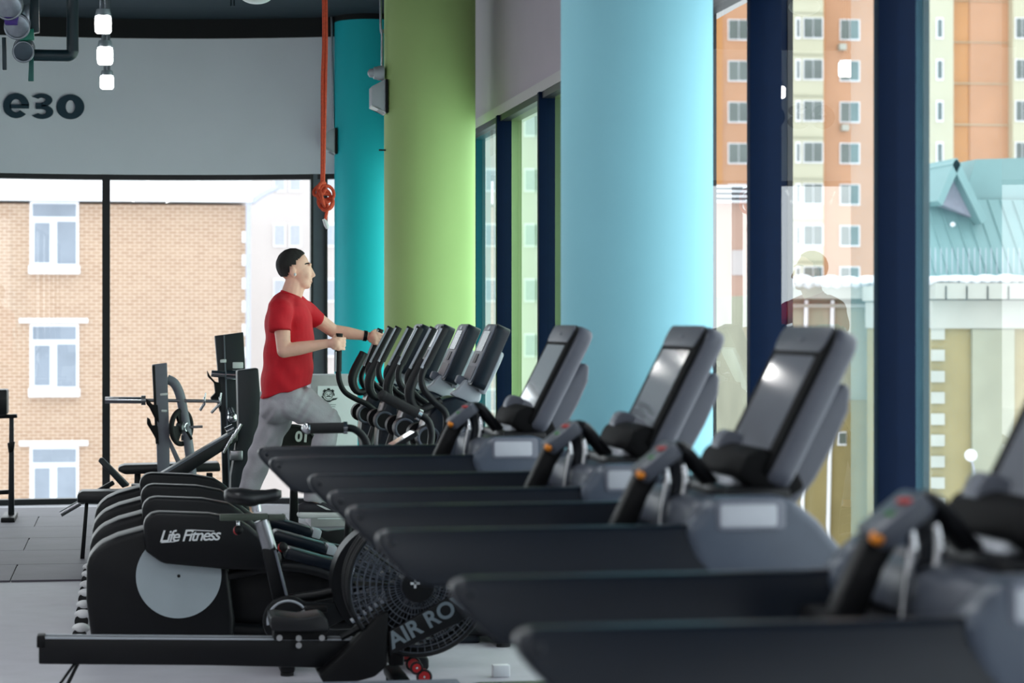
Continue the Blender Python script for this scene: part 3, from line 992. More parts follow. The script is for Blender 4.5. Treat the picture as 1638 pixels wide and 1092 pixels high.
# shoes
def shoe(px, py, dy):
    c = W3(px, py, dy) - man_o
    so = MB()
    prof = [(-0.085, 0.0), (0.19, 0.0), (0.205, 0.018), (0.19, 0.035), (-0.09, 0.038), (-0.10, 0.018)]
    s = so.prism(prof, -0.045, 0.045, c).build('shoe_sole', M_white, man, bevel=0.010)
    up = MB()
    rings = []
    for x, z0, z1, w in ((-0.088, 0.03, 0.085, 0.030), (-0.05, 0.03, 0.105, 0.042), (0.0, 0.03, 0.115, 0.044), (0.05, 0.03, 0.105, 0.044), (0.10, 0.03, 0.082, 0.047), (0.15, 0.03, 0.062, 0.046), (0.188, 0.03, 0.046, 0.030)):
        rings.append([c + Vector((x, w * math.cos(t) * (1 if math.sin(t) < 0.3 else 0.85), z0 + (z1 - z0) * (0.5 + 0.5 * math.sin(t)))) for t in [2 * math.pi * k / 16 for k in range(16)]])
    up.loft(rings).build('shoe_upper', M_shoe, man, smooth=70)
    MB().prism([(0.02, 0.085), (0.055, 0.078), (0.115, 0.05), (0.08, 0.052)], -0.049, 0.049, c).build('shoe_stripe', M_white, s, bevel=0.004)
shoe(500, 828, -0.11)
shoe(390, 846, 0.12)
# wrist band on the far arm
wb = E2 + (K2 - E2) * 0.88 - man_o
wd = (K2 - E2).normalized()
MB().cyl(wb - wd * 0.011, wb + wd * 0.011, 0.0345, seg=24).build('wrist_band', M_blk2, man)

# ================================================================== AIR BIKE
BY = 11.20
B3 = lambda px, py, dy=0.0: P(px, py, BY + dy) - bo
bike = thing('air_bike', 'black air bike with padded saddle, steel seat post and large fan', 'exercise bike')
bo = Vector((P(520, 900, BY).x, BY, 0)); bike.location = bo
# saddle
rings = []
for px, w, zt, zb in ((359, 0.055, 784, 799), (366, 0.10, 780, 804), (385, 0.115, 779.5, 808), (405, 0.085, 783, 810), (425, 0.05, 783, 804), (440, 0.035, 781, 801), (450, 0.02, 784, 796)):
    a = B3(px, zt); b = B3(px, zb)
    rings.append([Vector((a.x, w * math.cos(t), (a.z + b.z) / 2 + (a.z - b.z) / 2 * math.sin(t))) for t in [2 * math.pi * k / 16 for k in range(16)]])
MB().loft(rings).build('saddle', M_vinyl, bike, smooth=80)
MB().cyl(B3(411, 818), B3(409, 803), 0.022).build('saddle_clamp', M_chrome, bike)
sl = MB().box2(B3(352, 833, -0.022), B3(428, 820.5, 0.022)).build('seat_slider', M_olive, bike, bevel=0.003)
MB().box2(B3(429.5, 832, -0.018), B3(456, 821.5, 0.018)).build('slider_end', M_olive, bike, bevel=0.003)
MB().cyl(B3(418, 832), B3(432, 880), 0.034, 0.034, 20).build('seat_post', M_steel, bike)
MB().prism([(p[0] - bo.x, p[1]) for p in (XZ(418, 877, BY), XZ(441, 874, BY), XZ(463, 962, BY), XZ(440, 975, BY))], -0.035, 0.035).build('seat_tube', M_blk, bike, bevel=0.008)
MB().tube([B3(440, 880, -0.04), B3(459, 955, -0.04)], 0.006, 8, 0).build('tube_edge', M_gry, bike)
for (px, py, qx, qy) in ((381, 833, 381, 848), (440, 885, 452, 875)):
    kb = MB().ball(B3(qx, qy, -0.03), 0.024).build('adjust_knob', M_blk2, bike)
    MB().ring(B3(qx, qy, -0.035), (0.3, -1, 0.2), 0.017, 0.006, 20, 6).build('knob_ring', M_redbtn, kb)
    MB().cyl(B3(px, py, -0.01), B3(qx, qy, -0.03), 0.008).build('knob_stem', M_chrome, kb)
# frame
MB().tube([B3(455, 985), B3(540, 995), B3(640, 985)], 0.035, 10, 4).build('lower_frame', M_blk, bike)
MB().tube([B3(450, 960), B3(520, 950), B3(624, 926)], 0.026, 10, 4).build('main_beam', M_blk, bike)
fx, fz = XZ(460, 992, BY - 0.06)
cc = Vector((fx - bo.x, -0.06, fz))
tear = [(cc.x + 0.115 * math.cos(t), cc.z + 0.115 * math.sin(t)) for t in [math.radians(a) for a in range(50, 311, 13)]]
e1p = B3(560, 975, -0.06)
tear += [(e1p.x, e1p.z - 0.03), (e1p.x, e1p.z + 0.03)]
cg = MB().prism(tear, -0.085, -0.05).build('chain_guard', M_blk, bike, bevel=0.008)
MB().tube([(cc.x + 0.093 * math.cos(t), -0.088, cc.z + 0.093 * math.sin(t)) for t in [math.radians(a) for a in range(40, 200, 10)]], 0.006, 8, 0).build('guard_line', M_sil, cg)
MB().tube([cc + Vector((0, -0.05, 0)), cc + Vector((0.10, -0.07, 0.06))], 0.013, 8, 0).build('crank_arm', M_steel, bike)
MB().box(cc + Vector((0.12, -0.12, 0.065)), (0.10, 0.09, 0.025)).build('pedal', M_blk2, bike, bevel=0.006)
for px in (455, 665):
    x = P(px, 1000, BY).x - bo.x
    MB().box((x, 0, 0.045), (0.07, 0.46, 0.06)).build('stabiliser', M_blk, bike, bevel=0.015)
    for s in (-1, 1):
        MB().cyl((x, s * 0.19, 0), (x, s * 0.19, 0.03), 0.03).build('foot', M_rubber, bike)
    MB().cyl((x, 0, 0.06), B3(470 if px < 500 else 640, 985), 0.03).build('leg_post', M_blk, bike)
# fan cage
fc = B3(624, 928)
rim = MB(); R = 0.278
rim.loft([[fc + Vector((rr * math.cos(t), yy, rr * math.sin(t))) for (rr, yy) in ((R, -0.09), (R, 0.09), (R - 0.055, 0.09), (R - 0.055, -0.09))] for t in [2 * math.pi * k / 56 for k in range(57)]], cap=False)
rim.build('fan_rim', M_blk, bike)
for s in (-1, 1):
    g = MB()
    for k in range(7):
        g.ring(fc + Vector((0, s * 0.085, 0)), (0, 1, 0), 0.05 + 0.028 * k, 0.0022, 48, 5)
    for k in range(48):
        t = 2 * math.pi * k / 48
        g.tube([fc + Vector((0.05 * math.cos(t), s * 0.088, 0.05 * math.sin(t))), fc + Vector(((R - 0.05) * math.cos(t), s * 0.082, (R - 0.05) * math.sin(t)))], 0.0018, 4, 0)
    go = g.build('cage_wires', M_mid, bike); go['kind'] = 'stuff'
MB().cyl(fc + Vector((0, -0.10, 0)), fc + Vector((0, 0.10, 0)), 0.05, seg=24).build('fan_hub', M_blk, bike)
for k in range(8):
    t = 2 * math.pi * k / 8 + 0.3
    MB().box(fc + Vector((0.13 * math.cos(t), 0, 0.13 * math.sin(t))), (0.17, 0.11, 0.004), Matrix.Rotation(-t, 3, 'Y')).build('fan_blade', M_gry, bike, smooth=0)
# moving handles
def bhandle(pts, dy, ga, gb):
    MB().tube([B3(p[0], p[1], dy) for p in pts], 0.017, 12, 5).build('handle_arm', M_blk, bike)
    MB().cyl(B3(ga[0], ga[1], dy), B3(gb[0], gb[1], dy), 0.025, 0.025, 18).build('hand_grip', M_rubber, bike)
    d = (B3(gb[0], gb[1], dy) - B3(ga[0], ga[1], dy)).normalized()
    e = B3(gb[0], gb[1], dy)
    MB().cyl(e, e + d * 0.018, 0.028, seg=20).build('grip_ring', M_chrome, bike)
    MB().ball(B3(ga[0], ga[1], dy), 0.027).build('grip_end', M_chrome if dy < 0 else M_rubber, bike)
bhandle([(550, 684), (566, 686), (580, 697), (588, 715), (594, 760), (606, 850), (622, 925)], -0.26, (492, 685), (549, 684))
bhandle([(672, 664), (684, 672), (690, 690), (688, 715), (678, 780), (655, 860), (630, 925)], 0.26, (613, 633), (668, 662))
# display
dpa = B3(622, 712); dpb = B3(662, 688)
u = (dpb - dpa).normalized(); nn = Vector((-u.z, 0, u.x))
ds = MB().frame_prism(rrect(0.145, 0.20, 0.012), -0.012, 0.008, (dpa + dpb) / 2 + nn * -0.01, u, (0, 1, 0), nn).build('display', M_blk, bike, bevel=0.004)
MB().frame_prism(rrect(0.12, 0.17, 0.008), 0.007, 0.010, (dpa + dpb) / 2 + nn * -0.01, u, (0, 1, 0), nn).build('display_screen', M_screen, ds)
MB().tube([(dpa + dpb) / 2 - nn * 0.02, B3(655, 760), B3(640, 860), B3(632, 900)], 0.028, 10, 4).build('display_mast', M_blk, bike)

# ================================================================== ROWER
RY = 10.48
row = thing('rowing_machine', 'black air rowing machine with long rail and lettered fan beam', 'rowing machine')
ro = Vector((P(350, 1040, RY).x, RY, 0)); row.location = ro
R3 = lambda px, py, dy=0.0: P(px, py, RY + dy) - ro
def rp(lst, dy):
    return [(XZ(a, b, RY + dy)[0] - ro.x, XZ(a, b, RY + dy)[1]) for a, b in lst]
rl = MB().prism(rp([(62, 1021), (62, 1062), (330, 1064), (610, 1070), (610, 1024)], -0.05), -0.05, 0.05).build('rail', M_blk, row, bevel=0.006)
for s in (-1, 1):
    MB().prism(rp([(66, 1018.5), (66, 1022), (600, 1025), (600, 1022)], -0.05), s * 0.042 - 0.006, s * 0.042 + 0.006).build('rail_track', M_sil, rl, smooth=0)
MB().box(R3(66, 1024), (0.035, 0.11, 0.05)).build('rail_end_cap', M_blk2, row, bevel=0.006)
for s in (-1, 1):
    MB().tube([R3(120, 1060), R3(100, 1088, s * 0.22), R3(97, 1092, s * 0.26) * 1.0], 0.006, 8, 0).build('rear_leg', M_blk, row)
x = R3(100, 1080).x
MB().tube([(x, -0.26, 0.015), (x, 0.26, 0.015)], 0.015, 10, 0).build('rear_foot_bar', M_blk, row)
MB().tube([R3(125, 1060), (x, 0, 0.02)], 0.008, 10, 0).build('rear_strut', M_blk, row)
# seat
sp_ = rp([(433, 997), (433, 987), (440, 984), (480, 989), (515, 984), (524, 990), (528, 1004), (526, 1010), (436, 1010)], -0.12)
MB().prism(sp_, -0.12, 0.12).build('seat_pad', M_vinyl, row, bevel=0.014, segs=3)
ca = MB().prism(rp([(438, 1010), (438, 1024), (524, 1024), (524, 1010)], -0.07), -0.06, 0.06).build('seat_carriage', M_blk2, row, bevel=0.004)
for (a, b) in ((447, 1020), (478, 1020.5), (478, 1032), (515, 1020)):
    MB().cyl(R3(a, b, -0.085), R3(a, b, -0.06), 0.013).build('seat_roller', M_steel, ca)
# foot plates and front frame
fpz = rp([(509, 1078), (520, 1096), (560, 1090), (598, 1080), (618, 1062), (620, 975), (604, 982), (560, 1030)], -0.12)
MB().prism(fpz, -0.17, -0.04).build('foot_plate', M_blk2, row, bevel=0.012)
MB().prism(fpz, 0.04, 0.17).build('foot_plate', M_blk2, row, bevel=0.012)
for s in (-1, 1):
    a = R3(560, 1000, s * 0.1); b = R3(620, 960, s * 0.1)
    u = (b - a).normalized(); nn = Vector((-u.z, 0, u.x))
    for k in range(6):
        MB().box(a + u * (0.02 + 0.03 * k) + nn * 0.012, (0.012, 0.10, 0.008), Matrix.Rotation(-math.atan2(u.z, u.x), 3, 'Y')).build('foot_rib', M_gry, row, smooth=0)
    MB().tube([R3(545, 1020, s * 0.1), R3(590, 995, s * 0.1), R3(625, 965, s * 0.1)], 0.014, 8, 4).build('foot_bar', M_blk, row)
MB().prism(rp([(622, 1064), (624, 935), (640, 925), (646, 940), (646, 1064)], -0.05), -0.06, 0.06).build('front_post', M_blk, row, bevel=0.008)
MB().box(Vector((R3(635, 1080).x, 0, 0.06)), (0.075, 0.44, 0.05)).build('front_stabiliser', M_blk, row, bevel=0.018)
for s in (-1, 1):
    MB().cyl((R3(635, 1080).x, s * 0.19, 0), (R3(635, 1080).x, s * 0.19, 0.04), 0.028).build('levelling_foot', M_rubber, row)
    for (a, b, r_) in ((657, 1057, 0.026), (669, 1071, 0.032)):
        p = R3(a, b); p.y = s * 0.20
        w = MB().cyl(p + Vector((0, -0.016, 0)), p + Vector((0, 0.016, 0)), r_, seg=24).build('transport_wheel', M_redbtn, row)
        MB().ring(p + Vector((0, -0.017, 0)), (0, 1, 0), r_ * 0.92, 0.005, 24, 6).build('tyre', M_rubber, w)
        MB().ball(p + Vector((0, -0.018, 0)), 0.006).build('hub_cap', M_chrome, w)
# lettered beam rising to the fan
bm_ = rp([(624, 1048), (622, 1010), (715, 957), (800, 909), (812, 951), (735, 995)], -0.17)
beam = MB().prism(bm_, -0.175, -0.145).build('lettered_beam', M_blk, row, bevel=0.004)
MB().prism(bm_, 0.145, 0.175).build('side_beam', M_blk, row, bevel=0.004)
ta = R3(630, 1024, -0.18); tb2 = R3(782, 939, -0.18)
roll = -math.atan2(tb2.z - ta.z, tb2.x - ta.x)
text_obj('beam_letters', 'AIR ROWER', 0.098, M_greyprint, beam, face_neg_y((ta + (tb2 - ta) * 0.52) * 1.0 + Vector((0, 0, 0)), roll), 0.0008, 0.0025, 0.0, 1.0)
# fan cage
fc = R3(663, 932); R = 0.30
for s in (-1, 1):
    g = MB()
    for k in range(9):
        g.ring(fc + Vector((0, s * 0.12, 0)), (0, 1, 0), 0.07 + 0.0275 * k, 0.0028, 56, 5)
    for k in range(56):
        t = 2 * math.pi * k / 56
        g.tube([fc + Vector((0.07 * math.cos(t), s * 0.125, 0.07 * math.sin(t))), fc + Vector((R * math.cos(t), s * 0.118, R * math.sin(t)))], 0.0018, 4, 0)
    go = g.build('cage_wires', M_mid, row); go['kind'] = 'stuff'
for yy in (-0.12, -0.05, 0.05, 0.12):
    MB().ring(fc + Vector((0, yy, 0)), (0, 1, 0), R, 0.009, 64, 8).build('cage_hoop', M_blk, row)
MB().cyl(fc + Vector((0, -0.135, 0)), fc + Vector((0, 0.135, 0)), 0.07, seg=28).build('fan_hub', M_blk, row)
for k in range(10):
    t = 2 * math.pi * k / 10
    MB().box(fc + Vector((0.17 * math.cos(t), 0, 0.17 * math.sin(t))), (0.18, 0.18, 0.004), Matrix.Rotation(-t, 3, 'Y')).build('fan_blade', M_blk2, row, smooth=0)
pl = R3(664, 933, -0.14)
mb = MB(); mb.box(pl, (0.04, 0.004, 0.010)); mb.box(pl, (0.010, 0.004, 0.04)); mb.build('hub_cross', M_print, row, smooth=0)
# white floor socket
q = FLOORPT(801, 1082)
MB().box((q.x, q.y, 0.028), (0.078, 0.05, 0.055)).build('floor_socket', M_white, None, bevel=0.006)
tag(bpy.data.objects['floor_socket'], 'small white socket box standing on the grey floor', 'socket')

# ================================================================== FREE WEIGHTS AT THE BACK
def gear(name, label, cat, px, py, Y, group=None):
    p = P(px, py, Y)
    o = thing(name, label, cat, (p.x, Y, 0), 0, group)
    base = Vector((p.x, Y, 0))
    def g3(a, b, dy=0.0):
        return P(a, b, Y + dy) - base
    def g2(lst, dy=0.0):
        return [(XZ(a, b, Y + dy)[0] - base.x, XZ(a, b, Y + dy)[1]) for a, b in lst]
    return o, g3, g2
def post(root, g2, pts, w, m, name='post', dy=0.0, floor=False, bevel=0.006):
    q = g2(pts, dy)
    if floor:
        q = [(a, 0.0) if b < 0.35 else (a, b) for a, b in q]
    return MB().prism(q, dy - w / 2, dy + w / 2).build(name, m, root, bevel=bevel)

# bench press with rack
bn, g3, g2 = gear('bench_press', 'flat bench press with grey uprights and bar hooks', 'weight bench', 255, 700, 18.3)
post(bn, g2, [(243, 583), (267, 580), (271, 700), (272, 860), (255, 860), (250, 700)], 0.10, M_rack, 'upright', 0.0, True)
post(bn, g2, [(243, 585), (248, 583), (253, 708), (249, 710)], 0.104, M_blk, 'upright_edge')
post(bn, g2, [(343, 537), (389, 531), (393, 610), (392, 862), (358, 862), (352, 640)], 0.10, M_rackd, 'upright', 0.30, True)
post(bn, g2, [(357, 536), (359, 536), (368, 780), (365, 780)], 0.11, M_gry, 'upright_seam', 0.29)
for (a, b, c_) in ((372, 588, 0.02), (380, 622, 0.05)):
    pass
post(bn, g2, [(372, 579), (389, 579), (389, 589), (372, 589)], 0.012, M_print, 'sticker', 0.24)
post(bn, g2, [(352, 575), (362, 574), (362, 580), (352, 580)], 0.012, M_white, 'sticker', 0.24)
post(bn, g2, [(256, 629), (268, 628), (268, 632), (256, 633)], 0.012, M_white, 'sticker', -0.055)
post(bn, g2, [(258, 655), (267, 655), (267, 659), (258, 659)], 0.012, M_print, 'sticker', -0.055)
MB().tube([g3(267, 606), g3(279, 613), g3(288, 632), g3(294, 662), g3(300, 700), g3(307, 760), g3(312, 850)], 0.036, 12, 5).build('rear_brace', M_rack, bn)
post(bn, g2, [(264, 698), (268, 693), (292, 742), (284, 745)], 0.08, M_rack, 'diagonal_brace')
for hk in ([(233, 637), (239, 641), (244, 647), (252, 647), (254, 676), (246, 666), (238, 650), (234, 646)], [(235, 667), (240, 670), (243, 680), (252, 680), (254, 712), (247, 698), (239, 684), (235, 678)]):
    post(bn, g2, hk, 0.09, M_blk2, 'bar_hook', -0.02)
post(bn, g2, [(331, 592), (336, 601), (344, 610), (352, 612), (352, 660), (346, 640), (340, 642), (336, 636), (344, 628), (342, 612), (332, 602)], 0.09, M_blk2, 'bar_hook', 0.28)
pad = post(bn, g2, [(188, 751), (190, 745), (200, 742), (350, 738), (352, 752), (200, 757)], 0.28, M_vinyl, 'bench_pad', 0.15, False, 0.015)
for a in (215, 330):
    post(bn, g2, [(a, 756), (a + 10, 756), (a + 12, 866), (a - 2, 866)], 0.06, M_blk, 'bench_leg', 0.15, True)
MB().cyl(g3(338, 597, 0.15), g3(360, 599, 0.15), 0.026).build('chrome_peg', M_chrome, bn)
MB().cyl(g3(362, 599, 0.15), g3(377, 600, 0.15), 0.038).build('chrome_peg', M_chrome, bn)
MB().ball(g3(372, 668, 0.2), 0.042).build('peg_end', M_chrome, bn)
MB().cyl(g3(372, 668, 0.2), g3(368, 655, 0.25), 0.03).build('chrome_peg', M_chrome, bn)
MB().cyl(g3(303, 683, -0.02), g3(324, 682, -0.02), 0.010).build('storage_peg', M_steel, bn)

bar = thing('barbell', 'chrome barbell without plates resting on the bench press hooks', 'barbell')
by = 18.3 - 0.02
b0 = P(168, 639.5, by); bar.location = (b0.x, by, 0)
bb = lambda px, py: P(px, py, by) - Vector((b0.x, by, 0))
MB().cyl(bb(168, 639.5), bb(228, 640), 0.025, seg=20).build('sleeve', M_chrome, bar)
MB().cyl(bb(226, 640), bb(233, 640), 0.036, seg=20).build('collar', M_steel, bar)
MB().cyl(bb(232, 640), bb(352, 641.5), 0.013, seg=14).build('shaft', M_steel, bar)
for i, (a, b, a2, b2) in enumerate(((327, 641, 320, 656), (352, 641, 338, 660))):
    cl_lab = ('chrome spring collar clip hanging mid-bar behind the round plate', 'chrome spring collar clip hanging against the tall dark rack post')[i]
    sc_ = thing('spring_collar', cl_lab, 'collar clip', P(a, b, by - 0.03) , 0, 'collar clips on the barbell')
    o3 = P(a, b, by - 0.03)
    MB().ring((0, 0, 0), (1, 0, 0.1), 0.026, 0.006, 20, 6).build('spring_ring', M_chrome, sc_)
    MB().cyl((0, -0.01, -0.02), P(a2, b2, by - 0.03) - o3, 0.011).build('clip_handle', M_chrome, sc_)
    MB().cyl((0, 0.015, 0.0), (0.01, 0.02, 0.06), 0.006).build('clip_tab', M_chrome, sc_)

# plate on the storage peg
pq = P(290, 683, 18.30)
pt_ = thing('weight_plate', 'black weight plate with grip holes hanging on the bench press peg', 'weight plate', pq)
ax = Vector((0.80, -0.60, 0)).normalized()
u_ = Vector((0.6, 0.8, 0)); v_ = Vector((0, 0, 1))
def disc(rad, h0, h1, n=40, r_in=0.0, ang=(0, 360)):
    ring = [(rad * math.cos(t), rad * math.sin(t)) for t in [2 * math.pi * k / n for k in range(n)]]
    return ring
MB().ring((0, 0, 0), ax, 0.125, 0.020, 44, 10).build('plate_rim', M_rubber, pt_)
for k in range(3):
    a0 = math.radians(90 + 120 * k); 
    seg = [(r_ * math.cos(t), r_ * math.sin(t)) for r_, t in [(0.12, a0 - 0.62), (0.122, a0 - 0.3), (0.123, a0), (0.122, a0 + 0.3), (0.12, a0 + 0.62), (0.035, a0 + 0.9), (0.03, a0), (0.035, a0 - 0.9)]]
    MB().frame_prism(seg, -0.012, 0.012, (0, 0, 0), u_, v_, ax).build('plate_web', M_rubber, pt_, bevel=0.003)
MB().cyl(-ax * 0.02, ax * 0.035, 0.045, seg=24).build('plate_hub', M_steel, pt_)
MB().frame_prism([(-0.02, -0.10), (0.02, -0.10), (0.02, -0.06), (-0.02, -0.06)], 0.012, 0.014, (0, 0, 0), u_, v_, ax).build('weight_mark', M_gry, pt_, smooth=0)
MB().ring(ax * 0.05, ax, 0.03, 0.007, 20, 6).build('lock_ring', M_chrome, pt_)
MB().cyl(ax * 0.05 + Vector((0, 0, -0.03)), ax * 0.06 + Vector((0.03, 0, -0.09)), 0.010).build('lock_lever', M_blk2, pt_)

# incline bench in front
ib, g3, g2 = gear('incline_bench', 'black incline bench with long sloping backrest and angled front bar', 'weight bench', 260, 760, 17.0)
post(ib, g2, [(236, 774), (236, 768), (372, 688), (380, 690), (380, 704), (268, 776)], 0.22, M_vinyl, 'backrest', 0, False, 0.012)
post(ib, g2, [(236, 769.5), (372, 688), (374, 690), (238, 771.5)], 0.225, M_gry, 'backrest_edge', 0, False, 0.0)
post(ib, g2, [(157, 737), (160, 732), (165, 732), (207, 776), (196, 780)], 0.06, M_rackd, 'front_bar')
MB().tube([g3(164, 733), g3(206, 775)], 0.008, 8, 0).build('bar_edge', M_gry, ib)
post(ib, g2, [(155, 782), (180, 768), (184, 774), (158, 790)], 0.06, M_blk, 'foot_lever')
post(ib, g2, [(210, 774), (330, 774), (330, 786), (210, 786)], 0.16, M_blk, 'frame_beam')
for a in (220, 325):
    post(ib, g2, [(a, 780), (a + 12, 780), (a + 12, 880), (a, 880)], 0.06, M_blk, 'leg', 0, True)
post(ib, g2, [(378, 592), (412, 588), (416, 640), (412, 700), (400, 760), (398, 885), (366, 885), (368, 760), (380, 690)], 0.22, M_rackd, 'tall_post', 0.05, True, 0.012)
for k, (a, b) in enumerate(((362, 716), (368, 708), (374, 700), (357, 724))):
    MB().cyl(g3(a, b, -0.12), g3(a + 12, b - 22, -0.12), 0.011).build('adjust_rod', M_chrome, ib)
MB().cyl(g3(362, 690, -0.1), g3(374, 684, -0.1), 0.03).build('adjust_hub', M_chrome, ib)
MB().box(g3(378, 728, -0.1), (0.09, 0.05, 0.07)).build('adjust_block', M_steel, ib, bevel=0.01)

# low bench with foam handle near the left
lb, g3, g2 = gear('low_bench', 'low black padded bench with a grey tube handle sticking out', 'weight bench', 150, 800, 16.6)
post(lb, g2, [(124, 802), (124, 789), (130, 784), (210, 783), (212, 802)], 0.26, M_vinyl, 'bench_pad', 0, False, 0.012)
MB().cyl(g3(97, 822, -0.1), g3(128, 804, -0.1), 0.020, seg=16).build('tube_handle', M_steel, lb)
for a in (131, 195):
    post(lb, g2, [(a + 5, 800), (a + 11, 800), (a + 4, 892), (a - 3, 892)], 0.05, M_blk, 'leg', 0, True)

# machine cut by the left edge
lm, g3, g2 = gear('pad_machine', 'dark training machine post with a padded roller by the window', 'gym machine', 15, 750, 20.0)
post(lm, g2, [(-25, 623), (13, 622), (13, 662), (-25, 668)], 0.30, M_vinyl, 'roller_pad', 0, False, 0.015)
post(lm, g2, [(-25, 664), (27, 662), (28, 668), (-25, 670)], 0.08, M_blk, 'pad_bracket')
post(lm, g2, [(15, 666), (22, 666), (23, 826), (13, 826)], 0.05, M_rackd, 'post', 0, True)
post(lm, g2, [(12, 708), (24, 706), (22, 722), (14, 724)], 0.07, M_blk, 'post_clamp')
post(lm, g2, [(-40, 786), (14, 783), (14, 790), (-40, 792)], 0.05, M_blk, 'cross_beam')
MB().box2((g3(4, 826).x, -0.3, 0.0), (g3(26, 826).x, 0.3, 0.05)).build('base_foot', M_blk, lm, bevel=0.01)

# plate tree with an upturned plate behind the man's leg
ptree, g3, g2 = gear('plate_stand', 'low black stand holding a weight plate behind the striding man', 'weight stand', 478, 700, 17.6)
post(ptree, g2, [(466, 715), (474, 715), (478, 872), (462, 872)], 0.08, M_blk, 'post', 0.05, True)
MB().box2((g3(455, 870).x, -0.2, 0), (g3(490, 870).x, 0.3, 0.05)).build('base', M_blk, ptree, bevel=0.01)
MB().cyl(g3(470, 722, 0.05), g3(470, 722, -0.12), 0.02).build('peg', M_steel, ptree)
pc_ = P(468, 720, 17.5)
tp_ = thing('weight_plate', 'black weight plate marked 10 behind the striding man', 'weight plate', pc_)
MB().cyl((0, -0.02, 0), (0, 0.02, 0), 0.19, seg=44).build('plate_disc', M_rubber, tp_, bevel=0.006)
MB().ring((0, -0.02, 0), (0, 1, 0), 0.175, 0.010, 44, 8).build('plate_rim', M_rubber, tp_)
n10 = P(483, 697, 17.5) - pc_
text_obj('plate_number', '10', 0.10, M_print, tp_, face_neg_y((n10.x, -0.032, n10.z), math.radians(180 + 5)), 0.001, 0.004)

# white cabinet with emblem poster
cb_, g3, g2 = gear('poster_cabinet', 'grey cabinet with a white poster showing a bearded face emblem', 'cabinet', 530, 700, 18.9)
q = g2([(497, 600), (572, 600), (572, 838), (497, 838)])
q = [(a, 0.0 if b < 0.4 else b) for a, b in q]
MB().prism(q, 0.0, 0.55).build('cabinet_body', mat('cabinet_grey', rgb(176, 172, 178), 0.6), cb_, bevel=0.006)
pz = g2([(508, 617), (571, 617), (571, 830), (508, 830)])
M_poster = mat('poster_white', rgb(226, 228, 234), 0.55, var=0.02)
ps = MB().prism(pz, -0.006, 0.002).build('poster', M_poster, cb_, smooth=0)
M_ink = mat('poster_ink', rgb(24, 26, 32), 0.7, var=0.05)
ec = g3(525.5, 632); es = 1.0 / (FPX / 18.9)
def emb(pts, h=0.003):
    MB().frame_prism([(a * es, b * es) for a, b in pts], 0.006, 0.006 + h, ec, (1, 0, 0), (0, 0, 1), (0, -1, 0)).build('emblem_mark', M_ink, ps, smooth=0)
def arc(r0, r1, a0, a1, n=14, cx=0, cy=0):
    o_ = [(cx + r0 * math.cos(math.radians(a0 + (a1 - a0) * k / n)), cy + r0 * math.sin(math.radians(a0 + (a1 - a0) * k / n))) for k in range(n + 1)]
    i_ = [(cx + r1 * math.cos(math.radians(a1 - (a1 - a0) * k / n)), cy + r1 * math.sin(math.radians(a1 - (a1 - a0) * k / n))) for k in range(n + 1)]
    return o_ + i_
emb(arc(9.6, 7.6, -5, 185)); emb(arc(11.5, 9.0, 35, 60)); emb(arc(11.5, 9.0, 78, 102)); emb(arc(11.5, 9.0, 120, 145))
emb(arc(6.6, 5.8, 0, 360, 24))
emb([(-4.5, -2.2), (-1, 0.2), (0, -0.8), (1, 0.2), (4.5, -2.2), (1.5, -2.6), (0, -2), (-1.5, -2.6)])
emb([(-4, 2.6), (-1, 2.2), (-1, 1.2), (-4, 1.4)]); emb([(4, 2.6), (1, 2.2), (1, 1.2), (4, 1.4)])
emb([(-12, -2), (-9, -1), (-7, -5), (-3, -8), (3, -8), (7, -5), (15, -4), (12, -7), (6, -8.5), (2, -11), (-2, -11), (-6, -8)])
emb([(10, -30), (11, -30), (12, -41), (9, -41)]); emb([(5, -36), (8, -35), (8, -38), (5, -38)])
for k in range(4):
    MB().box(g3(528, 647 + 3.2 * k) + Vector((0, -0.008, 0)), (0.09 - 0.012 * k, 0.002, 0.004)).build('print_line', M_greyprint, ps, smooth=0)

# ================================================================== WALL LETTERING
letters = thing('wall_lettering', 'large dark teal lowercase letters on the grey wall above the windows', 'lettering')
xw = back_x(70); yw = arcY(xw)
lo = Vector((xw, yw, P(70, 168, yw).z)); letters.location = lo
def LT(px, py):
    p = P(px, py, yw - 0.01)
    return (p.x - lo.x, p.z - lo.z)
def letter_mesh(polys):
    mb = MB()
    allx = [LT(a, b)[0] + lo.x for poly in polys for a, b in poly]
    ny = min(arcY(min(allx)), arcY(max(allx))) - lo.y
    for poly in polys:
        mb.frame_prism([LT(a, b) for a, b in poly], -0.006, 0.02, (0, ny - 0.002, 0), (1, 0, 0), (0, 0, 1), (0, 1, 0))
    return mb
def band(cx, cy, ro, ri, a0, a1, n=24):
    """elliptic stroke: ro, ri are (rx, ry); angles clockwise on screen from +x"""
    res = []
    for k in range(n):
        t0_ = math.radians(a0 + (a1 - a0) * k / n); t1_ = math.radians(a0 + (a1 - a0) * (k + 1) / n)
        res.append([(cx + ro[0] * math.cos(t0_), cy + ro[1] * math.sin(t0_)), (cx + ro[0] * math.cos(t1_), cy + ro[1] * math.sin(t1_)),
                    (cx + ri[0] * math.cos(t1_), cy + ri[1] * math.sin(t1_)), (cx + ri[0] * math.cos(t0_), cy + ri[1] * math.sin(t0_))])
    return res
letter_mesh(band(26, 169.5, (21, 20), (8.5, 10.5), 42, 360) + [[(16, 167.5), (47, 167.5), (46.5, 174), (16, 174)]]).build('letter_e', M_letter, letters, smooth=0)
letter_mesh(band(66.5, 160, (17.5, 10.5), (6, 3.6), -150, 90, 18) + band(67, 178.8, (18.5, 11.5), (6.5, 4.0), -90, 150, 18) + [[(57, 164.5), (67.5, 164.5), (67.5, 174.5), (57, 174.5)]]).build('letter_ze', M_letter, letters, smooth=0)
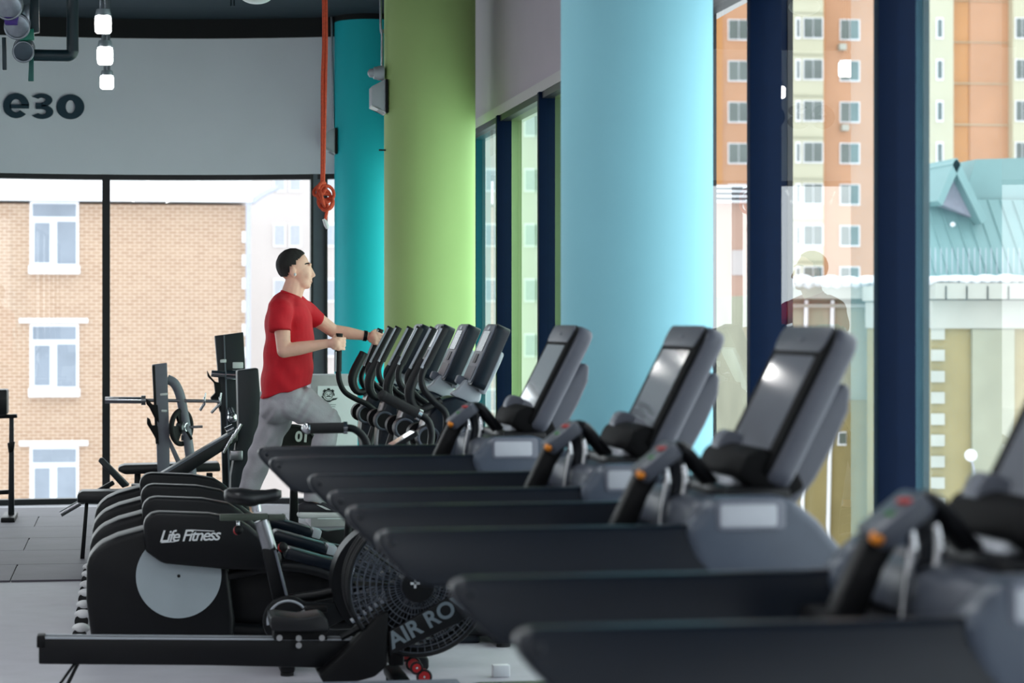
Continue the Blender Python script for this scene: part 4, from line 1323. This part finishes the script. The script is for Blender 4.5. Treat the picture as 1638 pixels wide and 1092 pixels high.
letter_mesh(band(112.5, 170.5, (22.5, 20), (7.2, 10.5), 0, 360, 36)).build('letter_o', M_letter, letters, smooth=0)

# ================================================================== CEILING FITTINGS
def pendant(px, py0, py1, dh, label):
    mid = (py0 + py1) / 2
    d = (Z_LAMP - CAM_H) * FPX / (HZ - mid)
    c = FW * d + RT * ((px - 819.0) / FPX * d)
    s = d / FPX
    z0 = CAM_H + (HZ - py1) * s; z1 = CAM_H + (HZ - py0) * s
    w = 27.0 * s * 0.98 if dh is None else dh
    root = thing('pendant_lamp', label, 'lamp', (c.x, c.y, z0), 0, 'white pendant lamps in a row')
    h = z1 - z0
    MB().frame_prism(rrect(w, h * 0.72, w * 0.22, 4), -w * 0.5, w * 0.5, (0, 0, h * 0.36), (1, 0, 0), (0, 0, 1), (0, 1, 0)).build('diffuser', M_lamp, root, bevel=0.008)
    MB().cyl((0, 0, h * 0.71), (0, 0, h), w * 0.50, w * 0.40, 24).build('cap', M_lampcap, root)
    for s_ in (-1, 1):
        MB().cyl((s_ * w * 0.14, 0, h), (s_ * w * 0.14, 0, Z_CEIL - z0), 0.012, seg=10).build('rod', M_galv, root)
Z_LAMP = 3.62
pendant(165, 15, 53, None, 'white glowing pendant lamp, third out from the lettered wall')
pendant(168, 65, 103, 0.116, 'white glowing pendant lamp, second out from the lettered wall')
pendant(171, 113, 142, 0.112, 'white glowing pendant lamp hanging next to the lettered wall')

# unseen rows of linear luminaires, added to brighten the hall
M_fill_light = mat('fill_luminaire_diffuser', (0.94, 0.97, 1.0), 0.5, var=0.01, emit=20.0)
lum = None
LUMS = [(x, y) for x in (-5.0, -2.6, 0.2) for y in (-2.5, 0.8, 4.1, 7.4, 10.7)] + [(-5.0, 14.0), (-2.6, 14.0)]
for k, (x, y) in enumerate(LUMS):
    if k == 0:
        lum = thing('fill_luminaire', 'long white linear luminaire added out of view to brighten the hall', 'luminaire', (x, y, 3.95), 0, 'added luminaires over the hall floor, out of view')
        MB().box((0, 0, 0.03), (0.16, 1.5, 0.06)).build('housing', M_lampcap, lum, bevel=0.006)
        MB().box((0, 0, -0.008), (0.14, 1.46, 0.016)).build('diffuser', M_fill_light, lum, smooth=0)
        for s_ in (-0.6, 0.6):
            MB().cyl((0, s_, 0.06), (0, s_, Z_CEIL - 3.95), 0.006, seg=8).build('suspension_rod', M_galv, lum)
    else:
        c_ = copy_tree(lum); c_.location = (x, y, 3.95)

# round ceiling lamp at top
q = P(410, -8, 16.0)
dl = thing('dome_lamp', 'white round dome lamp under the dark ceiling', 'lamp', q)
MB().ball((0, 0, 0.0), (0.11, 0.11, 0.06), seg=28, rings=16).build('dome', M_white, dl)
MB().cyl((0, 0, 0.03), (0, 0, 0.09), 0.06, seg=24).build('lamp_base', M_lampcap, dl)
MB().cyl((0, 0, 0.08), (0, 0, Z_CEIL - q.z), 0.012).build('stem', M_lampcap, dl)
# thin double rod
q = P(372, 10, 18.5)
rd = thing('hanging_rods', 'pair of thin dark rods hanging from the ceiling', 'rods', (q.x, q.y, q.z))
for s in (-1, 1):
    MB().cyl((s * 0.012, 0, 0), (s * 0.012, 0, Z_CEIL - q.z), 0.006).build('rod', M_pipe, rd)

# pipework top left
PYY = 15.0
q = P(60, 60, PYY)
pp = thing('pipe_assembly', 'dark L-shaped pipe with clamps and galvanised couplings under the ceiling', 'pipes', q)
p3 = lambda a, b, dy=0.0: P(a, b, PYY + dy) - q
MB().tube([p3(116, -40), p3(116, 70), p3(116, 82), p3(112, 88), p3(100, 89), p3(40, 88)], 0.036, 16, 3).build('elbow_pipe', M_pipe, pp)
post_ = lambda pts, w, m, nm, dy=0.0: MB().prism([(p3(a, b, dy).x, p3(a, b, dy).z) for a, b in pts], dy - w / 2, dy + w / 2).build(nm, m, pp, bevel=0.004)
post_([(48, -20), (62, -20), (63, 52), (50, 54)], 0.08, M_pipe, 'channel')
post_([(34, 10), (48, 8), (48, 50), (42, 48), (36, 30)], 0.06, M_galv, 'bracket', -0.05)
post_([(3, 60), (10, 60), (11, 112), (4, 112)], 0.03, M_pipe, 'hanger_strip')
post_([(47, 92), (54, 92), (54, 130), (45, 130)], 0.03, mat('green_strip', rgb(16, 84, 80), 0.5), 'hanger_strip', -0.02)
post_([(32, 52), (54, 46), (55, 64), (32, 66)], 0.06, mat('green_valve', rgb(20, 120, 100), 0.4), 'valve_body', -0.03)
def coupling(cx, cy, r, dy, ln, m):
    c = p3(cx, cy, dy)
    o_ = MB().cyl(c + Vector((0, -ln / 2, -0.02)), c + Vector((0, ln / 2, 0.02)), r, seg=28).build('coupling', m, pp, bevel=0.004)
    for k in (-1, 1):
        MB().ring(c + Vector((0, k * ln * 0.46 , k * 0.018)), (0, 1, 0.12), r * 1.03, 0.007, 28, 6).build('clamp_band', M_galv, o_)
coupling(14, 8, 0.075, -0.2, 0.16, M_galv)
coupling(28, 40, 0.070, -0.1, 0.14, M_galv)
coupling(38, 80, 0.058, 0.0, 0.13, mat('pipe_grey', rgb(70, 82, 92), 0.35, 0.4))
post_([(6, 26), (30, 24), (28, 40), (8, 40)], 0.05, M_purple, 'purple_valve', -0.24)
MB().cyl(p3(22, 80, -0.02), p3(28, 80, -0.02), 0.02).build('bleed_screw', M_blk2, pp)

# rope, hanging from the ceiling
RPY = 15.8
q = P(519, 300, RPY)
rope = thing('climbing_rope', 'orange rope hanging from the ceiling with a knotted end', 'rope', q)
r3 = lambda a, b, dy=0.0: P(a, b, RPY + dy) - q
for off in (-2.2, 2.0):
    MB().tube([r3(519 + off, -60), r3(520 + off, 60), r3(518.5 + off * 1.2, 120), r3(517.5 + off * 0.9, 200), r3(516.5 + off * 0.6, 280), r3(515.5 + off * 0.6, 300)], 0.0105, 8, 6).build('strand', M_rope, rope)
kn = MB()
rnd = random.Random(3)
for k in range(7):
    c = r3(518 + rnd.uniform(-7, 7), 300 + 4.5 * k, rnd.uniform(-0.02, 0.02))
    axv = Vector((rnd.uniform(-1, 1), rnd.uniform(-1, 1), rnd.uniform(-0.5, 0.5))).normalized()
    kn.ring(c, axv, 0.036 + rnd.uniform(0, 0.018), 0.0115, 18, 8)
kn.build('knot', M_rope, rope)
MB().tube([r3(524, 326), r3(523, 338), r3(520, 352)], 0.010, 8, 4).build('rope_tail', M_rope, rope)
MB().tube([r3(516, 296), r3(510, 305), r3(512, 318), r3(518, 326)], 0.010, 8, 4).build('rope_loop', M_rope, rope)
MB().tube([r3(518, 350), r3(522, 360), r3(524, 366)], [0.012, 0.016, 0.010], 8, 3).build('rope_end_tape', M_white, rope)

# wall lamps on the columns
def wedge_lamp(c, rad, px0, px1, pyt, pyb, label):
    """pale wedge lamp fixed to the left flank of a column"""
    Y = c.y - 0.02
    q = P((px0 + px1) / 2, (pyt + pyb) / 2, Y)
    root = thing('wall_lamp', label, 'wall lamp', q, 0, 'wedge shaped lamps on the columns')
    f = lambda a, b: (P(a, b, Y).x - q.x, P(a, b, Y).z - q.z)
    h = pyb - pyt
    MB().prism([f(px1, pyt), f(px0, pyt + h * 0.22), f(px0, pyb - h * 0.24), f(px1, pyb)], -0.09, 0.09).build('housing', M_sil, root, bevel=0.004)
    MB().prism([f(px1, pyb), f(px0, pyb - h * 0.24), f(px0, pyb - h * 0.20), f(px1, pyb - h * 0.04)], -0.095, 0.095).build('lens', M_white, root, smooth=0)
    MB().prism([f(px1 - 0.5, pyt + 1), f(px1 + 3, pyt + 1), f(px1 + 3, pyb - 1), f(px1 - 0.5, pyb - 1)], -0.10, 0.10).build('back_plate', M_blk2, root, smooth=0)
    return root
wedge_lamp(cG, rG, 592.5, 615, 128, 183, 'pale wedge lamp on the flank of the lime green column')
wedge_lamp(cT, rT, 517, 535, 205, 248, 'pale wedge lamp on the flank of the teal column')
Yh = cG.y - 0.05
q = P(606, 117, Yh)
hn = thing('sounder_horn', 'small white cone alarm sounder above the lamp on the green column', 'alarm')
hn.location = q
MB().loft([[Vector(((P(px, 117, Yh) - q).x, r_ * math.cos(t), r_ * math.sin(t))) for t in [2 * math.pi * k / 20 for k in range(20)]] for px, r_ in ((588, 0.010), (591, 0.028), (597, 0.032), (598, 0.042), (604, 0.046), (605, 0.050), (614, 0.052))]).build('cone', M_sil, hn, smooth=50)
cd = thing('cable_conduit', 'thin grey conduit running down the green column to the sounder', 'conduit', P(611, 60, Yh))
q = P(611, 60, Yh)
MB().tube([P(608, -60, Yh) - q, P(609, 40, Yh) - q, P(611, 55, Yh) - q, P(611, 110, Yh) - q], 0.009, 8, 4).build('tube', M_galv, cd)
MB().cyl(P(611, 47, Yh) - q, P(611, 53, Yh) - q, 0.014).build('coupler', M_galv, cd)
Yt = cT.y - 0.02
q = P(531, 100, Yt)
cd2 = thing('cable_conduit', 'thin grey conduit running down the teal column to the lamp', 'conduit', q)
MB().tube([P(529, -30, Yt) - q, P(531, 60, Yt) - q, P(533, 140, Yt) - q, P(534, 205, Yt) - q], 0.010, 8, 4).build('tube', M_galv, cd2)
q = P(613, 240, Yh)
MB().cyl((-0.03, 0, 0), (0.02, 0, 0), 0.006).build('pipe_stub', M_pipe, None).location = q
tag(bpy.data.objects['pipe_stub'], 'tiny dark stub sticking out of the lime green column', 'stub')

# ================================================================== OUTSIDE
M_snow = mat('snow', rgb(226, 228, 232), 0.9, var=0.03, scale=0.2)
M_brick = brick_mat('tan_brick', rgb(176, 146, 122), rgb(164, 132, 108), rgb(206, 184, 166), 0.27, 0.098)
M_cream = mat('cream_panel', rgb(188, 184, 160), 0.9, var=0.03, scale=0.4)
M_orangeb = mat('orange_brick', rgb(184, 138, 106), 0.9, var=0.06, scale=0.3)
M_orange2 = mat('deep_orange_brick', rgb(186, 132, 82), 0.9, var=0.05, scale=0.3)
M_pale = mat('pale_plaster', rgb(200, 192, 190), 0.9, var=0.04, scale=0.3)
M_pvc = mat('white_pvc', rgb(236, 236, 240), 0.6, var=0.02)
M_pane = mat('dark_pane', rgb(134, 142, 154), 0.12, var=0.15, scale=0.8)
M_paneg = mat('grey_green_pane', rgb(92, 100, 96), 0.15, var=0.2, scale=0.5)
M_zinc = mat('downpipe_zinc', rgb(176, 178, 190), 0.5, var=0.05)
M_stucco = mat('yellow_stucco', rgb(146, 132, 90), 0.95, var=0.12, scale=0.8)
M_stucco2 = mat('pale_stucco', rgb(156, 156, 136), 0.95, var=0.10, scale=0.8)
M_patina = mat('patina_metal', rgb(112, 144, 144), 0.55, var=0.10, scale=0.6)
M_cornice = mat('cornice_white', rgb(172, 172, 162), 0.9, var=0.08, scale=1.0)
GZ = -8.0
mb = MB(); mb.box2((-150, 23, GZ - 0.3), (220, 260, GZ)); struct(mb.build('ground', M_snow, smooth=0))

def bldg(name, label, px, Y):
    p = P(px, 517, Y)
    o = thing(name, label, 'building', (p.x, Y, GZ))
    base = Vector((p.x, Y, GZ))
    def rect(x0, y0, x1, y1, d0, d1, nm, m, parent=None, to_ground=False, bev=0.0):
        a = P(x0, y0, Y) - base; b = P(x1, y1, Y) - base
        z0 = 0.0 if to_ground else b.z
        return MB().box2((a.x, d0, a.z), (b.x, d1, z0)).build(nm, m, parent or o, bevel=bev, smooth=0)
    return o, rect, base

# brick building behind the round end
br_, rect, _ = bldg('brick_building', 'tan brick building with white windows seen through the round glass end', 200, 70)
rect(-420, 322, 394, 0, 0, 8, 'wall', M_brick, None, True)
rect(-430, 200, 402, 324, -0.5, 8.4, 'cornice', M_pvc)
for k in range(3):
    y0 = 322 + 196 * k
    for xo in (0, -330):
        w_ = rect(48 + xo, y0, 126 + xo, y0 + 114, -0.06, 0.02, 'window', M_pvc)
        rect(52 + xo, y0 + 4, 122 + xo, y0 + 25, -0.075, -0.05, 'pane', M_pane, w_)
        rect(55 + xo, y0 + 34, 80 + xo, y0 + 98, -0.075, -0.05, 'pane', M_pane, w_)
        rect(91 + xo, y0 + 32, 122 + xo, y0 + 100, -0.075, -0.05, 'pane', M_pane, w_)
        rect(46 + xo, y0 + 103, 128 + xo, y0 + 116, -0.28, 0.0, 'sill', M_pvc, w_)
        if k:
            rect(31 + xo, y0 - 9, 141 + xo, y0 - 2, -0.15, 0.0, 'lintel', M_pvc, w_)
for k in range(15):
    rect(387, 370 + 37 * k, 395, 388 + 37 * k, -0.05, 0.02, 'corner_block', M_pvc)
dp = [P(397, 1200, 69.6), P(397, 345, 69.6), P(401, 328, 69.6), P(420, 312, 69.6), P(445, 300, 69.6)]
MB().tube([p - Vector(br_.location) for p in dp], 0.075, 10, 4).build('downpipe', M_zinc, br_)
# pale building beyond it
pb_, rect, _ = bldg('pale_building', 'pale plaster block beside the brick building beyond the round glass end', 600, 84)
rect(392, -400, 1000, 0, 0, 10, 'wall', M_pale, None, True)
for k in range(-8, 8):
    for x0 in (437, 462, 520, 640, 700, 775, 800, 838, 856):
        w_ = rect(x0, 357 + 88 * k, x0 + 20, 357 + 88 * k + 38, -0.05, 0.02, 'window', M_pvc)
        rect(x0 + 2, 360 + 88 * k, x0 + 18, 357 + 88 * k + 35, -0.07, -0.04, 'pane', mat('pale_pane', rgb(176, 180, 190), 0.3), w_)
# apartment tower
tw, rect, _ = bldg('apartment_tower', 'tall cream and orange apartment tower with stacked windows', 1400, 150)
segs_ = [(1000, 1143, M_cream, 0), (1143, 1157, M_orange2, 0.2), (1157, 1262, M_orangeb, 0.3), (1262, 1313, M_cream, -0.6), (1313, 1320, M_orange2, 0.1), (1320, 1460, M_orangeb, 0.3),
         (1460, 1521, M_cream, -0.5), (1521, 1553, M_orange2, 0.3), (1553, 1615, M_orangeb, 0.2), (1615, 1900, M_cream, -0.6)]
for (a, b, m_, d0) in segs_:
    rect(a, -900, b, 0, d0, 14, 'wall_strip', m_, None, True)
for k in range(-3, 8):
    y0 = 30 + 66 * k
    for (a, b, dd) in ((1280, 1312, -0.7), (1345, 1377, 0.2), (1166, 1200, 0.2), (1208, 1240, 0.2), (1493, 1504, -0.6), (1618, 1640, -0.7), (1268, 1276, -0.7)):
        w_ = rect(a, y0, b, y0 + 34, dd, dd + 0.12, 'window', M_pvc)
        if b - a > 15:
            n_ = 2
            for i in range(n_):
                x0 = a + 2 + i * (b - a - 2) / n_
                rect(x0 - 0.6, y0 + 1.5, x0 + (b - a - 2) / n_ - 1.8, y0 + 32, dd - 0.03, dd + 0.05, 'pane', M_paneg, w_)
        else:
            rect(a + 2, y0 + 3, b - 2, y0 + 31, dd - 0.03, dd + 0.05, 'pane', M_paneg, w_)
    rect(1522, y0 + 36, 1614, y0 + 38.5, 0.12, 0.3, 'seam', M_cream)
    rect(1262, y0 - 8, 1313, y0 - 6.5, -0.7, -0.5, 'ledge', M_stucco2)
for (a, b) in ((1342, 70), (1346, 199)):
    rect(a, b, a + 11, b + 10, -0.2, 0.3, 'air_conditioner', M_cornice)
# low pink block standing in for a reflection in the pane
pk, rect, _ = bldg('pink_reflection_block', 'pink block standing in for a window reflection, with snow on its roof edge beyond the glass', 1170, 100)
rect(1095, 320, 1262, 0, 0, 8, 'wall', mat('pink_reflection', rgb(186, 154, 138), 0.9, var=0.05, scale=0.3), None, True)
for k in range(4):
    rect(1090, 296 + 8 * k, 1266, 301 + 8 * k, -0.4, 8, 'roof_board', M_snow)
for k in range(3):
    rect(1170, 400 + 90 * k, 1190, 440 + 90 * k, -0.05, 0.05, 'window', M_pale)
# old stucco building with metal roof
ob, rect, base = bldg('stucco_building', 'old yellow stucco building with white quoins and snowy green metal roof', 1560, 48)
rect(1490, 524, 1850, 0, 0, 4.4, 'wall', M_stucco, None, True)
rect(1553, 526, 1620, 880, -0.10, 0.01, 'wall_panel', M_stucco2, None, True)
rect(1487, 480, 1850, 525, -0.15, 4.4, 'frieze', M_cornice)
rect(1482, 453, 1850, 479, -0.55, 4.4, 'cornice', M_cornice)
for k in range(10):
    rect(1498 + 33 * k, 458, 1499.5 + 33 * k, 479, -0.57, -0.5, 'cornice_joint', M_blk2)
for k in range(14):
    rect(1489, 525 + 34 * k, 1509, 543 + 34 * k, -0.09, 0.02, 'quoin', M_cornice)
sn = MB()
for k in range(24):
    p = P(1484 + 16 * k, 449, 48) - base
    sn.ball(p + Vector((0, 0.25 + random.uniform(-0.1, 0.1), 0)), (0.22, 0.8, 0.10 + random.uniform(0, 0.05)), seg=12, rings=8)
sn.build('snow_ledge', M_snow, ob)
ra = P(1484, 446, 48) - base; rb_ = P(1850, 446, 48) - base; rt = P(1560, 296, 48) - base
roof = MB(); roof.frame_prism([(0.0, 0.0), (1.6, 1.75), (1.6, 0.0)], 0, rb_.x - ra.x, (ra.x, 0.2, ra.z), (0, 1, 0), (0, 0, 1), (1, 0, 0))
roof.build('metal_roof', M_patina, ob, smooth=0)
for k in range(26):
    x = ra.x + 0.28 * k
    MB().box((x, 1.0, ra.z + 0.89), (0.03, 2.3, 0.05), Matrix.Rotation(math.atan2(1.75, 1.6), 3, 'X')).build('roof_seam', M_patina, ob, smooth=0)
# gabled dormer
g_ = lambda a, b, dy=0.0: P(a, b, 48 + dy) - base
dm = MB().prism([(g_(1528, 318).x, g_(1528, 318).z), (g_(1551, 262).x, g_(1551, 262).z), (g_(1590, 345).x, g_(1590, 345).z)], 1.2, 2.6).build('dormer', mat('dormer_grey', rgb(150, 146, 160), 0.8), ob, smooth=0)
da, dbp, dc = g_(1528, 318), g_(1551, 258), g_(1592, 348)
MB().prism([(dbp.x - 0.1, dbp.z), (dbp.x + 0.02, dbp.z + 0.12), (dc.x + 0.12, dc.z), (dc.x, dc.z - 0.1)], 0.8, 2.8).build('dormer_roof', M_patina, ob, smooth=0)
MB().prism([(dbp.x - 0.02, dbp.z + 0.12), (dbp.x + 0.1, dbp.z), (da.x, da.z - 0.1), (da.x - 0.1, da.z)], 0.8, 2.8).build('dormer_roof', M_patina, ob, smooth=0)
MB().prism([(g_(1600, 285).x, g_(1600, 285).z), (g_(1612, 245).x, g_(1612, 245).z), (g_(1760, 240).x, g_(1760, 240).z), (g_(1760, 400).x, g_(1760, 400).z), (g_(1610, 400).x, g_(1610, 400).z)], 1.9, 3.2).build('roof_ridge', M_patina, ob, smooth=0)
for (a, b, c_, d_) in ((1492, 395, 1560, 345), (1500, 410, 1552, 372), (1555, 355, 1590, 350)):
    p0, p1 = g_(a, b, 0.0), g_(c_, d_, 0.0)
    MB().tube([p0 + Vector((0, 1.2, 0)), (p0 + p1) / 2 + Vector((0, 1.8, -0.05)), p1 + Vector((0, 2.4, 0))], [0.05, 0.12, 0.07], 8, 4).build('snow_patch', M_snow, ob)
for k in range(18):
    p = g_(1495 + 9 * k, 438)
    MB().tube([p + Vector((0, 0.3, 0)), p + Vector((0, 0.3, 0.55))], 0.008, 5, 0).build('roof_railing', M_zinc, ob)
# neighbouring wing with snowy ledge
wg, rect, base = bldg('plaster_wing', 'pale plaster wing with snowy ledge beside the stucco building', 1370, 53)
rect(1255, 470, 1470, 0, 0, 8, 'wall', M_stucco2, None, True)
rect(1250, 458, 1470, 478, -0.4, 3.0, 'cornice', M_cornice)
rect(1255, 486, 1470, 492, -0.15, 0.0, 'string_course', M_cornice)
sn = MB()
for k in range(14):
    p = P(1256 + 15 * k, 453, 53) - base
    sn.ball(p + Vector((0, 0.2, 0)), (0.24, 0.8, 0.13 + random.uniform(0, 0.08)), seg=12, rings=8)
sn.build('snow_ledge', M_snow, wg)
rect(1255, 640, 1470, 900, -0.05, 0.01, 'stucco_panel', M_stucco)
wn = rect(1338, 690, 1352, 712, -0.10, 0.0, 'window', M_pvc)
rect(1340, 692, 1351, 709, -0.12, -0.08, 'pane', M_paneg, wn)
for px in (1332, 1290):
    MB().tube([P(px, 480, 52.9) - base, P(px - 4, 700, 52.9) - base, P(px - 8, 880, 52.9) - base], 0.05, 8, 3).build('downpipe', M_pvc, wg)
# globe lamp on the stucco wall
q = P(1553, 728, 47.4)
gl_ = thing('globe_lamp', 'white globe lamp on a bracket in front of the yellow stucco wall', 'lamp', q)
MB().ball((0, 0, 0), 0.13, seg=20, rings=14).build('globe', M_white, gl_)
MB().tube([(0, 0.1, -0.05), (0.15, 0.3, -0.2), (0.3, 0.56, -0.5)], 0.02, 8, 4).build('bracket', M_zinc, gl_)
